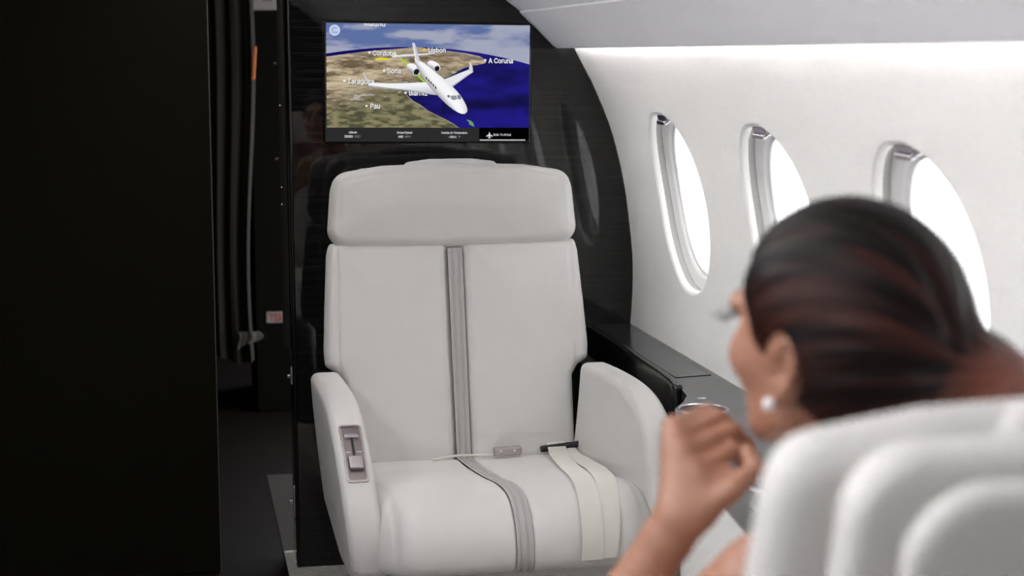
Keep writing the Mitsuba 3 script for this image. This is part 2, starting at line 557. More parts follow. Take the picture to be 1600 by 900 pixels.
def upright(poly, y0, y1):
    m = extrude(poly, 0, y1 - y0)
    v = np.array(m.vertices)
    return moved(m, lambda v: np.stack([v[:, 0], y0 + v[:, 2], v[:, 1]], -1))


put('wall_front', upright(bulk, YF, YF + .15), 'black_veneer', kind='structure')
put('lintel', upright(Polygon([(-0.9, 1.70), (0.295, 1.70), (0.295, 1.80), (-0.05, 1.80), (-0.3, 1.77), (-0.6, 1.66), (-0.9, 1.5)]), YF + .06, YF + .15), 'black_matte', parent='wall_front')
# added dark panel imitating a flat dark border, not a real door
put('border_panel_1', bx(-0.86, 0.090, YF + .0, YF + .04, 0.006, 1.80), 'border_matte', kind='structure')
put('border_line', bx(0.0895, 0.0925, YF - .001, YF + .041, 0.006, 1.80), 'label_grey', parent='border_panel_1')  # thin pale line of the border, added with the panel
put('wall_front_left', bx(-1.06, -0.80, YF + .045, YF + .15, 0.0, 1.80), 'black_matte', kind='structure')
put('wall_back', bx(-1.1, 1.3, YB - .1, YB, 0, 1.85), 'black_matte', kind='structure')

# console along the right wall
inner = [(1.092, YF), (1.092, 3.58), (1.089, 3.49), (1.078, 3.41), (1.050, 3.345), (1.015, 3.29), (0.994, 3.22), (0.977, 3.10), (0.950, 2.90), (0.928, 2.735), (0.908, 2.52), (0.905, 2.30), (0.93, 2.12), (0.99, 2.02), (1.06, 1.96), (1.088, 1.88), (1.092, 1.78), (1.092, YB)]
XO = x_of_z(LEDGE) - 0.001
plan = Polygon(inner + [(XO, YB), (XO, YF)]).buffer(0)
CUPS = [(1.066, 3.262), (1.000, 2.640)]
holes = shapely.union_all([Point(*c).buffer(0.050, 32) for c in CUPS])
con = 'side_ledge'
tag(con, 'dark glossy side ledge along the white wall with two cup holders', 'ledge')
put('top', extrude(plan.difference(holes), LEDGE - .05, LEDGE), 'ledge_veneer', parent=con)
rail_pts = [(1.090, YF), (1.090, 3.63), (1.087, 3.55), (1.080, 3.49)]
rl = LineString(rail_pts).buffer(0.013, cap_style='round')
rl = rl.intersection(sbox(0, 0, 2, YF))
put('rail', moved(pad_mesh(rl, LEDGE - .072, LEDGE + .010, 0.008, h=0.004), lambda v: v), 'black_gloss', smooth=40, parent=con, label='rounded black rail along the inner edge')
cab = plan.buffer(-0.016).intersection(sbox(0, YB, XO - .02, YF))
put('body', extrude(cab, 0.004, LEDGE - .05), 'vinyl', parent=con, label='white padded lower panel')
tr = LineString([(1.088, YF), (1.088, 3.58), (1.083, 3.5)]).buffer(0.012)
put('trim', extrude(tr.intersection(sbox(0, 0, 2, YF)), LEDGE - .105, LEDGE - .078), 'tan_trim', parent=con, label='tan trim line under the rail')
lid = Polygon([(1.112, 4.10), (1.196, 4.10), (1.200, 3.62), (1.112, 3.605)])
put('table_lid_gap', extrude(lid.buffer(0.003).difference(lid), LEDGE, LEDGE + .0006), 'black_matte', parent=con)
put('table_lid', extrude(lid, LEDGE, LEDGE + .0015), 'ledge_veneer', parent=con)
seamline = LineString([(1.0, 3.275), (1.212, 3.60)])
for i, c in enumerate(CUPS):
    ring = lathe([(0.0465, -0.004), (0.0465, .0015), (0.049, .004), (0.053, .004), (0.0560, .0015), (0.0565, 0.0002), (0.050, -.001), (0.0465, -0.004)], 64)
    ring.apply_translation((c[0], c[1], LEDGE))
    k = put('cup_holder', ring, 'chrome', smooth=40, parent=con)
    cup = lathe([(0.0470, 0.001), (0.0462, -.004), (0.0455, -.028), (0.044, -.0455), (0.0, -.0465)], 64)
    cup.apply_translation((c[0], c[1], LEDGE))
    put('cup', cup, 'satin_metal', smooth=40, parent=k)
for j, (x, y) in enumerate([(1.105, 3.375), (1.085, 3.30)]):
    ic = shapely.union_all([Point(x, y).buffer(.006), sbox(x - .013, y - .004, x - .004, y + .004)])
    for g in getattr(ic, 'geoms', [ic]):
        put('touch_icon', extrude(g, LEDGE, LEDGE + .0004), 'white_print', parent=con)

# ------------------------------------------------------------------ beyond the doorway
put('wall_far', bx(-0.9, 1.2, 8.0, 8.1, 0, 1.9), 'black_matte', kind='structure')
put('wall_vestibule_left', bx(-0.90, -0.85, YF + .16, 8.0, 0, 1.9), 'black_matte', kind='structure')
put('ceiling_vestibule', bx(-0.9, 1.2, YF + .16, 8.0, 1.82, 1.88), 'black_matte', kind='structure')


def drape(x0, x1, y, z0, z1, amp, folds, hem=None, n=90, seed=0):
    u = np.linspace(0, 1, n)
    rows = []
    for t in np.linspace(0, 1, 40):
        z = z1 + (z0 - z1) * t
        ph = 2 * np.pi * folds * u + seed
        a = amp * (0.55 + 0.45 * t)
        yy = y + a * np.sin(ph + .5 * np.sin(3 * t + seed)) + .3 * a * np.sin(2.3 * ph + 1)
        xx = x0 + (x1 - x0) * u + .004 * np.sin(5 * t + seed) + .012 * (u ** 3) * np.sin(6.0 * t) * 1.2
        zz = z + (0 if hem is None else hem(u) * t ** 6)
        rows.append(np.stack([xx, yy, np.broadcast_to(zz, u.shape)], -1))
    a = np.array(rows)
    b = a.copy()
    b[..., 1] += .003
    f = strip(a)
    g = strip(b)
    g.invert()
    return cat([f, g])


k = 'curtain'
tag(k, 'grey brown pleated curtain hanging open in the dark doorway', 'curtain')
put('cloth', drape(-0.10, 0.268, 5.95, 0.30, 1.80, 0.018, 7, hem=lambda u: -.02 * np.sin(9 * u)), 'curtain_cloth', smooth=60, parent=k)
put('tie_band', drape(0.205, 0.275, 5.915, 0.335, 0.40, 0.006, 1.2, hem=lambda u: .055 * u), 'label_grey', smooth=60, parent=k, label='paler folded hem at the bottom corner')
k = 'curtain_001'
tag(k, 'brown curtain gathered flat against the right side of the doorway', 'curtain')
put('cloth', moved(drape(0.0, 0.125, 0.0, 0.60, 1.78, 0.008, 3.4, seed=2), lambda v: np.stack([0.282 + v[:, 1] * .8, YF + .015 + v[:, 0], v[:, 2]], -1)), 'curtain_cloth', smooth=60, parent=k)
for z in (1.245, 1.03, .985):
    b = trimesh.creation.icosphere(2, .0035)
    b.apply_translation((0.274, YF + .045, z))
    put('snap_button', b, 'chrome', smooth=True, parent=k)
k = 'tall_cabinet'
tag(k, 'tall black cabinet standing far back in the dark doorway', 'cabinet')
put('body', bx(0.290, 0.80, 6.40, 6.95, 0.012, 1.90), 'black_matte', parent=k)
put('plinth', bx(0.300, 0.79, 6.405, 6.94, 0.002, 0.012), 'black_matte', parent=k)
for z in (1.345, 0.985):
    put('latch', bx(0.372, 0.384, 6.388, 6.40, z - .004, z + .004, r=.002), 'label_grey', parent=k)
k = 'emergency_sign'
tag(k, 'small low sign with red mirrored TIX lettering on the black cabinet', 'sign')
put('plate', bx(0.328, 0.41, 6.394, 6.3995, 0.352, 0.395, r=.002), 'sign_white', parent=k)
tm = meshkit.text_mesh('TIX', 0.028, 0.0015, bold=True)
tm.apply_scale((0.82, 1, 1))
put('lettering', moved(tm, lambda v: np.stack([0.336 + v[:, 0], 6.3938 - v[:, 2], 0.3595 + v[:, 1]], -1)), 'sign_red', parent=k)
k = 'placard'
tag(k, 'small grey placard high on the black cabinet in the doorway', 'sign')
put('plate', bx(0.302, 0.396, 6.392, 6.3995, 1.543, 1.64, r=.002), 'sign_white', parent=k)
put('marking', bx(0.338, 0.372, 6.3905, 6.392, 1.578, 1.60), 'black_plastic', parent=k)
put('pull_strap', moved(bx(0.268, 0.280, 5.90, 5.908, 1.29, 1.405, r=.003), lambda v: np.stack([v[:, 0] + .08 * np.maximum(v[:, 2] - 1.29, 0), v[:, 1], v[:, 2]], -1)), 'orange', smooth=30,
    label='narrow orange strap at the edge of the dark curtain', cat='strap')
k = 'door_latch'
tag(k, 'slim metal latch on the dark door jamb beside the floor', 'latch')
put('plate', bx(0.289, 0.2948, YF + .04, YF + .058, .13, .22, r=.002), 'satin_metal', parent=k)
put('lever', bx(0.278, 0.2895, YF + .045, YF + .053, .165, .18, r=.002), 'chrome', parent=k)
k = 'door_latch_001'
tag(k, 'slim metal latch on the dark door jamb at armrest height', 'latch')
put('plate', bx(0.289, 0.2948, YF + .06, YF + .075, .495, .545, r=.002), 'satin_metal', parent=k)
put('lever', bx(0.280, 0.2895, YF + .063, YF + .072, .513, .523, r=.002), 'chrome', parent=k)
put('corner_trim', tube([(0.2965, YF - .001, z) for z in (0.01, .5, 1.0, 1.5, 1.79)], .005, 10), 'black_gloss', smooth=True, parent='wall_front')

# ------------------------------------------------------------------ wall monitor with the moving map
MON = 'wall_monitor'
tag(MON, 'wall mounted flat screen showing a flight map above the headrest', 'monitor')
MX0, MX1, MZ0, MZ1 = 0.3895, 0.9265, 1.1525, 1.4565
MW, MH = MX1 - MX0, MZ1 - MZ0
MYF = YF - .030
_mt = math.radians(-0.55)
_mc, _ms = math.cos(_mt), math.sin(_mt)


def mon(v):
    """(u metres from the left, v metres from the bottom, height off the glass) -> world."""
    v = np.asarray(v, float)
    a, b = v[:, 0] - MW / 2, v[:, 1] - MH / 2
    return np.stack([(MX0 + MX1) / 2 + a * _mc - b * _ms, MYF - v[:, 2], (MZ0 + MZ1) / 2 + a * _ms + b * _mc], -1)


hous = bx(-.006, MW + .006, -.006, MH + .006, -.0285, -.0005, r=.004)
put('housing', moved(hous, mon), 'bezel', smooth=30, parent=MON)


def map_px(x, y):
    """Map picture: 1133 x 670 units, y down -> metres on the glass."""
    return np.stack([np.asarray(x, float) * MW / 1133, MH - np.asarray(y, float) * MH / 670], -1)


DISPLAY_GAIN = 0.95 * 2 ** -exposure


def map_colour(p, n, uv):
    a, b = p.x - (MX0 + MX1) / 2, p.z - (MZ0 + MZ1) / 2
    u = (a * _mc + b * _ms + MW / 2) * (1133 / MW)
    v = (MH / 2 - (b * _mc - a * _ms)) * (670 / MH)
    hz = 132 + dr.square((u - 470) / 470) * 42 + dr.select(u > 470, dr.square((u - 470) / 663) * 10, 0)
    # sky with cloud
    cl = mikit.fbm(u / 210, v / 62, 3, octaves=4)
    skyc = mikit.mix((0.095, 0.15, 0.36), (0.36, 0.38, 0.50), mikit.smoothstep(.42, .68, cl + .16 * mikit.smoothstep(500, 1100, u) + .10 * mikit.smoothstep(110, 150, v)))
    # land: dry plateau, greener towards the coast and the mountains
    wy = v + 26 * mikit.fbm(u / 90, v / 30, 5)
    r1 = mikit.fbm(u / 120, wy / 20, 1, octaves=5)
    r2 = mikit.fbm(u / 46, wy / 15, 9, octaves=4)
    dry = mikit.mix((0.12, 0.08, 0.04), (0.62, 0.50, 0.33), mikit.smoothstep(.30, .70, r1 * .65 + .35 * mikit.fbm(u / 34, wy / 9, 2, octaves=4)))
    green = mikit.mix((0.06, 0.062, 0.024), (0.25, 0.225, 0.115), mikit.smoothstep(.28, .74, r2))
    g = mikit.smoothstep(-40, 110, (v - 350) * 1.0 + (u - 250) * .30 + 150 * (r1 - .5)) * mikit.smoothstep(190, 270, v)
    land = mikit.mix(dry, green, g)
    snow = mikit.smoothstep(.62, .74, mikit.fbm(u / 40, wy / 12, 4, octaves=4)) * mikit.smoothstep(60, 20, dr.abs(v - 455 + u * .22))
    land = mikit.mix(land, (0.55, 0.52, 0.46), snow * .7)
    land = mikit.mix(land, (0.36, 0.31, 0.25), mikit.smoothstep(hz + 60, hz, v) * .55)
    col = mikit.mix(skyc, land, mikit.smoothstep(hz - 1, hz + 1, v))
    return col * DISPLAY_GAIN


scr = strip(np.array([[(x, y, 0.0) for x in np.linspace(0, MW, 3)] for y in np.linspace(0, MH, 3)]))
scrm = trimesh.Trimesh(mon(scr.vertices), scr.faces, process=False)
if scrm.face_normals[0][1] > 0:
    scrm.invert()
put('display', scrm, 'bezel', parent=MON, uv=(scr.vertices[:, :2] / [MW, MH]), emitter={'type': 'area', 'radiance': mikit.proc(map_colour), 'sampling_weight': 0.0})

_gm, _gc = [], []


def graphic(mesh, colour, layer, colours=None):
    v = np.array(mesh.vertices)
    v[:, 2] = .00012 * layer + v[:, 2] * .05
    m = trimesh.Trimesh(v, mesh.faces, process=False)
    _gm.append(m)
    c = np.broadcast_to(lin(*colour), (len(v), 3)) if colours is None else colours
    _gc.append(np.array(c))


def flat(poly, colour, layer, shade=None):
    poly = poly.intersection(sbox(0, 0, MW, MH)) if poly.is_valid else poly.buffer(0).intersection(sbox(0, 0, MW, MH))
    for g in getattr(poly, 'geoms', [poly]):
        if g.area < 1e-9 or g.geom_type != 'Polygon':
            continue
        v, f = trimesh.creation.triangulate_polygon(g, engine='earcut')
        m = trimesh.Trimesh(np.c_[v, np.zeros(len(v))], f, process=False)
        if m.face_normals[:, 2].mean() < 0:
            m.invert()
        cs = None
        if shade is not None:
            cs = np.array([lin(*shade(x * 1133 / MW, (MH - y) * 670 / MH)) for x, y in v])
        graphic(m, colour, layer, cs)


def pp(pts, smooth=0):
    q = map_px(*np.array(pts, float).T)
    P = Polygon(q).buffer(0)
    if smooth:
        r = smooth * MW / 1133
        P = P.buffer(r).buffer(-2 * r).buffer(r)
    return P


def sub(poly, step=24):
    """Cut a polygon into cells so that its shading can vary."""
    x0, y0, x1, y1 = poly.bounds
    s = step * MW / 1133
    out = []
    for i in range(int((x1 - x0) / s) + 1):
        for j in range(int((y1 - y0) / s) + 1):
            c = poly.intersection(sbox(x0 + i * s, y0 + j * s, x0 + i * s + s, y0 + j * s + s))
            out += [g for g in getattr(c, 'geoms', [c]) if g.geom_type == 'Polygon']
    return out


def text(s, x, y, cap_px, colour, layer, bold=False, squeeze=1.0, centre=False):
    m = meshkit.text_mesh(s, cap_px * MH / 670, 0.002, bold=bold)
    v = np.array(m.vertices)
    v[:, 0] *= squeeze
    if centre:
        v[:, 0] -= v[:, 0].max() / 2
    o = map_px(x, y)
    v[:, 0] += o[0]
    v[:, 1] += o[1]
    m = trimesh.Trimesh(v, m.faces, process=False)
    if v[:, 1].max() > MH:
        m = m.slice_plane((0, MH, 0), (0, -1, 0))
    graphic(m, colour, layer)


hzu = lambda u: 132 + ((u - 470) / 470) ** 2 * 42 + (((u - 470) / 663) ** 2 * 10 if u > 470 else 0)
# thin band of sea along the horizon, then the bay
band = [(u, hzu(u) - 1) for u in range(0, 500, 40)]
flat(pp(band + [(440, 137), (330, 147), (225, 158), (120, 172), (40, 184), (0, 190)]), (20, 16, 92), 1)
coast = [(1133, hzu(1133) - 1)] + [(u, hzu(u) - 1) for u in range(1100, 490, -40)] + [(540, 137), (600, 141), (690, 153), (770, 163), (850, 180), (884, 200), (886, 214), (876, 222), (840, 230), (800, 236), (760, 250), (724, 270), (706, 286), (676, 298), (650, 310), (628, 322), (600, 334), (570, 342), (520, 356), (470, 376), (440, 400), (452, 416), (480, 440), (520, 462), (556, 492), (600, 516), (650, 540), (690, 562), (730, 590), (752, 600), (1133, 600)]
sea = pp(coast, 2)


def sea_shade(u, v):
    t = meshkit.fbm(np.array([[u / 120, v / 46, 2.0]]), 4, 3)[0]
    d = np.clip((t - .35) * 2.2, 0, 1)
    e = np.exp(-((v - 452 + (u - 900) * .06) / 34) ** 2) * (1 if u > 640 else 0)
    c = np.array([25, 20, 118]) * (1 - .38 * d) * (1 - .35 * e) + np.array([8, 8, 10])
    return tuple(c)


for g in sub(sea, 17):
    flat(g, (0, 0, 0), 1, shade=sea_shade)
beach = LineString(map_px(*np.array([(440, 402), (452, 418), (480, 442), (520, 464), (556, 494), (600, 518), (650, 542), (690, 564), (730, 592), (748, 600)]).T)).buffer(2.4 * MW / 1133)
flat(beach, (150, 140, 118), 2)
# status bar
flat(pp([(0, 593), (850, 593), (850, 670), (0, 670)]), (44, 44, 45), 3)
flat(pp([(850, 593), (1133, 593), (1133, 670), (850, 670)]), (2, 2, 3), 3)
flat(pp([(853, 662), (1113, 662), (1113, 667), (853, 667)]), (225, 225, 228), 4)
W8 = (232, 234, 238)
for s, x, y, c, b in (('Altitude', 143, 626, 12, False), ('Ground Speed', 429, 627, 12, False), ('Outside Air Temperature', 709, 628, 12, False)):
    text(s, x, y, c, (215, 216, 220), 4, bold=True, squeeze=.80, centre=True)
text('35000', 96, 650, 13, W8, 4, True, .84)
text('FEET', 152, 650, 12, (150, 150, 154), 4, False, .90)
text('460', 394, 651, 13, W8, 4, True, .84)
text('MPH', 431, 651, 12, (150, 150, 154), 4, False, .90)
text('-106.6', 674, 652, 12, W8, 4, True, .84)
text('°F', 730, 652, 12, (150, 150, 154), 4, False, .9)
text('0:44', 930, 640, 13, W8, 4, True, .84)
text('To Arrival', 968, 640, 13, (205, 205, 208), 4, True, .80)
ic = np.array([(0, -17), (3, -12), (3, -4), (19, 6), (19, 10), (3, 5), (3, 12), (8, 16), (8, 19), (0, 17), (-8, 19), (-8, 16), (-3, 12), (-3, 5), (-19, 10), (-19, 6), (-3, -4), (-3, -12)])
flat(pp(ic * 1.0 + (908, 635)), W8, 4)
# place names
for s, dx, dy, tx, ty, cp in (('Cordoba', 236, 165, 253, 181, 27), ('Soria', 316, 267, 333, 282, 27), ('Zaragoza', 98, 327, 115, 342, 28), ('Pau', 219, 469, 238, 483, 27), ('Biarritz', 435, 393, 452, 407, 27), ('A Coruna', 882, 202, 899, 218, 27)):
    flat(Point(*map_px(dx, dy)).buffer(6 * MW / 1133), (245, 245, 248), 5)
    text(s, tx + 3, ty + 3, cp, (60, 50, 44), 4, True, .90)
    text(s, tx, ty, cp, (246, 246, 250), 5, True, .90)
text('Lisbon', 563, 164, 27, (60, 50, 44), 4, True, .90)
text('Lisbon', 560, 161, 27, (246, 246, 250), 5, True, .90)
text('Madrid', 201, 18, 30, (60, 70, 110), 4, True, .92)
text('Madrid', 203, 16, 30, (235, 238, 246), 5, True, .92)
a5 = np.arange(10) * np.pi / 5 - np.pi / 2
flat(pp(np.stack([np.cos(a5), np.sin(a5)], -1) * np.where(np.arange(10) % 2, 5, 12)[:, None] + (539, 146)), (250, 205, 40), 5)
# route and markers
flat(LineString(map_px(*np.array([(272, 204), (300, 198), (336, 203)]).T)).buffer(5 * MW / 1133), (235, 225, 20), 4)
flat(LineString(map_px(*np.array([(372, 170), (410, 196), (445, 232), (500, 290), (540, 330)]).T)).buffer(4.5 * MW / 1133), (165, 215, 40), 5)
flat(pp([(775, 546), (802, 552), (816, 566), (822, 588), (806, 580), (790, 572), (794, 564)]), (105, 160, 105), 5)
flat(Point(*map_px(46, 41)).buffer(30 * MW / 1133), (196, 210, 238), 5)
for r0, w in ((16, 3), (9, 2)):
    flat(LineString([map_px(46 + r0 * math.cos(t), 41 + r0 * math.sin(t)) for t in np.linspace(.6, 5.6, 30)]).buffer(w * .5 * MW / 1133), (120, 138, 178), 6)
flat(pp([(54, 50), (64, 50), (58, 58)]), (120, 138, 178), 6)

# the aircraft on the map
DX, DY = -104, -124
sh = lambda pts: [(x + DX, y + DY) for x, y in pts]
wing_l = pp(sh([(655, 456), (600, 458), (540, 462), (440, 464), (345, 460), (332, 470), (334, 480), (360, 486), (440, 492), (560, 504), (640, 516), (715, 530)]), 2)
for g in sub(wing_l, 18):
    flat(g, (0, 0, 0), 6, shade=lambda u, v: tuple(np.array([244, 246, 250]) * (1 - .22 * np.clip((v - 348) / 50, 0, 1) * np.clip((u - 300) / 250, 0, 1))))
flat(pp(sh([(303, 404), (309, 404), (326, 436), (348, 464), (332, 472), (318, 440)])), (205, 205, 210), 6)
flat(pp(sh([(332, 474), (334, 482), (440, 494), (560, 506), (640, 518), (700, 530), (640, 512), (560, 499), (440, 488)])), (170, 172, 178), 7)
wing_r = pp(sh([(740, 442), (770, 432), (800, 420), (850, 398), (890, 382), (912, 384), (916, 396), (880, 422), (840, 452), (800, 482), (775, 474)]), 2)
flat(wing_r, (232, 233, 238), 6)
flat(pp(sh([(916, 396), (880, 422), (840, 452), (800, 482), (796, 474), (840, 446), (880, 414)])), (190, 190, 196), 7)
flat(pp(sh([(896, 338), (903, 338), (914, 366), (917, 398), (892, 386), (896, 360)])), (214, 214, 220), 7)
flat(pp(sh([(460, 307), (530, 298), (600, 294), (700, 287), (706, 292), (640, 300), (600, 305), (530, 311), (470, 316)]), 1), (232, 233, 238), 7)
flat(pp(sh([(468, 315), (530, 309), (600, 303), (640, 299), (600, 308), (530, 314)])), (165, 166, 172), 8)
ell_ = lambda cx, cy, a, b, ang, n=40: [(cx + a * math.cos(t) * math.cos(ang) - b * math.sin(t) * math.sin(ang), cy + a * math.cos(t) * math.sin(ang) + b * math.sin(t) * math.cos(ang)) for t in np.linspace(0, 2 * np.pi, n, endpoint=False)]


def nacelle(cx, cy, a, b, ang, ix, iy, ir):
    for g in sub(pp(sh(ell_(cx, cy, a, b, ang))), 9):
        flat(g, (0, 0, 0), 7, shade=lambda u, v: tuple(np.array([248, 248, 250]) - 95 * np.clip((v - (cy + DY) - (u - cx - DX) * math.tan(ang) * .8 + 2) / 22, 0, 1)))
    flat(pp(sh(ell_(ix, iy, ir, ir * .82, ang + 1.57))), (205, 207, 212), 8)
    flat(pp(sh(ell_(ix + 1.5, iy + 1, ir * .84, ir * .68, ang + 1.57))), (26, 26, 30), 9)


nacelle(697, 361, 40, 24, .55, 713, 376, 19)
fus = pp(sh([(588, 318), (605, 322), (640, 345), (672, 368), (700, 392), (735, 420), (762, 444), (800, 478), (826, 505), (848, 532), (866, 562), (879, 588), (886, 610), (884, 626), (872, 636), (854, 637), (832, 628), (806, 612), (780, 592), (752, 566), (722, 536), (696, 508), (668, 476), (645, 446), (624, 414), (606, 380), (592, 345)]), 3)


def fus_shade(u, v):
    x, y = u - DX, v - DY
    c = np.interp(y, [318, 380, 450, 520, 580, 637], [590, 655, 712, 775, 818, 850])
    w = np.interp(y, [318, 380, 450, 520, 580, 637], [14, 42, 62, 62, 52, 24])
    t = (x - c) / w
    k = 1 - .48 * np.clip(-t - .30, 0, 1) ** 1.2 - .16 * np.clip(t - .45, 0, 1)
    return tuple(np.array([250, 250, 252]) * k)


for g in sub(fus, 11):
    flat(g, (0, 0, 0), 8, shade=fus_shade)
nacelle(585, 382, 44, 27, .62, 598, 396, 21)
flat(pp(sh([(576, 232), (584, 230), (592, 236), (600, 268), (610, 304), (624, 342), (608, 338), (592, 318), (588, 290)]), 1), (206, 207, 213), 10)
flat(pp(sh([(576, 232), (580, 231), (592, 286), (598, 318), (590, 312), (586, 290)])), (242, 242, 246), 11)
for x, y in ((655, 433), (668, 446), (681, 459), (694, 472), (707, 486)):
    flat(pp(sh(ell_(x, y, 10, 4.2, 1.25))), (86, 84, 90), 10)
flat(pp(sh([(770, 534), (778, 526), (790, 534), (782, 546)])), (120, 122, 132), 10)
flat(pp(sh([(790, 534), (806, 530), (824, 532), (828, 552), (808, 558), (794, 552)])), (150, 152, 160), 10)
flat(pp(sh([(827, 530), (842, 526), (851, 540), (848, 552), (832, 553)])), (128, 130, 140), 10)
gm = cat(_gm)
guv = np.array(gm.vertices)[:, :2] / [MW, MH]
gm = trimesh.Trimesh(mon(gm.vertices), gm.faces, process=False)
if gm.face_normals[0][1] > 0:
    gm.invert()
mat('print_black', {'type': 'diffuse', 'reflectance': {'type': 'mesh_attribute', 'name': 'vertex_color', 'scale': 0.06}}, two=False)
put('map_graphics', gm, 'print_black', parent=MON, color=np.vstack(_gc) * DISPLAY_GAIN, uv=guv, label='flight map picture with a white jet, place names and status line',
    emitter={'type': 'area', 'radiance': {'type': 'mesh_attribute', 'name': 'vertex_color'}, 'sampling_weight': 0.0})

# ------------------------------------------------------------------ cabin seats (built once in the seat's own frame: u across, v forward, z up)
REC = math.radians(14.0)
BACK_V0, BACK_Z0 = -0.130, 0.395


def b_ramp(b):
    return (b - .20) / .05


def back_map(P):
    """(across, up the back, thickness to the front) -> (u, v, z)."""
    a, b, w = P[:, 0] * (1 + .042 * np.clip(b_ramp(P[:, 1]), 0, 1)), P[:, 1], P[:, 2]
    hd = np.clip((b - .50) / .25, 0, 1)
    w = w + .030 * hd ** 1.5
    bow = -.010 * (a / .3) ** 2 * 0
    return np.stack([a, BACK_V0 - b * math.sin(REC) + (w + bow) * math.cos(REC), BACK_Z0 + b * math.cos(REC) + w * math.sin(REC)], -1)


ARM_PROF = [(-.16, .624), (.0, .636), (.16, .642), (.26, .638), (.34, .621), (.41, .590), (.465, .546), (.500, .498), (.520, .455), (.530, .41), (.528, .37), (.518, .335), (.500, .31), (.46, .295), (.2, .26), (-.16, .30)]
ARM_U, ARM_W = 0.332, 0.074
CUSH = [(-.16, .30), (-.16, .402), (.0, .416), (.25, .450), (.40, .476), (.48, .482), (.535, .474), (.575, .450), (.598, .415), (.606, .378), (.600, .352), (.580, .335), (.40, .315)]
SEAT_HW = 0.288


def smooth_ring(pts, n=240):
    p = np.asarray(pts + [pts[0]], float)
    s = np.r_[0, np.cumsum(np.linalg.norm(np.diff(p, axis=0), axis=1))]
    return Polygon(p).buffer(0)


def chaikin(pts, it=3):
    p = np.asarray(pts, float)
    for _ in range(it):
        a, b = p[:-1] * .75 + p[1:] * .25, p[:-1] * .25 + p[1:] * .75
        p = np.vstack([p[:1], np.stack([a, b], 1).reshape(-1, 2), p[-1:]])
    return p


def arm_shear(P, sgn):
    z = P[:, 2]
    s = .030 * np.clip((.62 - z) / .32, 0, 1.3) ** 1.3
    P = P.copy()
    P[:, 0] -= sgn * s
    return P


ARM_TOP = chaikin(ARM_PROF[:12])
_as = np.r_[0, np.cumsum(np.linalg.norm(np.diff(ARM_TOP, axis=0), axis=1))]


def on_arm(P, sgn):
    """(across from the arm's middle, down along its face, height) -> seat frame."""
    s = P[:, 1]
    a, b = np.interp(s, _as, ARM_TOP[:, 0]), np.interp(s, _as, ARM_TOP[:, 1])
    a2, b2 = np.interp(s + .004, _as, ARM_TOP[:, 0]), np.interp(s + .004, _as, ARM_TOP[:, 1])
    a1, b1 = np.interp(s - .004, _as, ARM_TOP[:, 0]), np.interp(s - .004, _as, ARM_TOP[:, 1])
    t = np.stack([a2 - a1, b2 - b1], -1)
    t /= np.linalg.norm(t, axis=1, keepdims=True)
    n = np.stack([-t[:, 1], t[:, 0]], -1)
    q = np.stack([sgn * ARM_U + P[:, 0], a + n[:, 0] * P[:, 2], b + n[:, 1] * P[:, 2]], -1)
    return arm_shear(q, sgn)


def rrect(w, h, r):
    return sbox(-w / 2 + r, -h / 2 + r, w / 2 - r, h / 2 - r).buffer(r, 8)


def tess(mesh, n=2):
    for _ in range(n):
        mesh = mesh.subdivide()
    return mesh


def rumple(A, B, seed):
    X, Y = np.broadcast_arrays(A * 9.0, B * 9.0)
    return meshkit.fbm(np.stack([X, Y, np.full(X.shape, seed * 1.7)], -1), 3, seed)


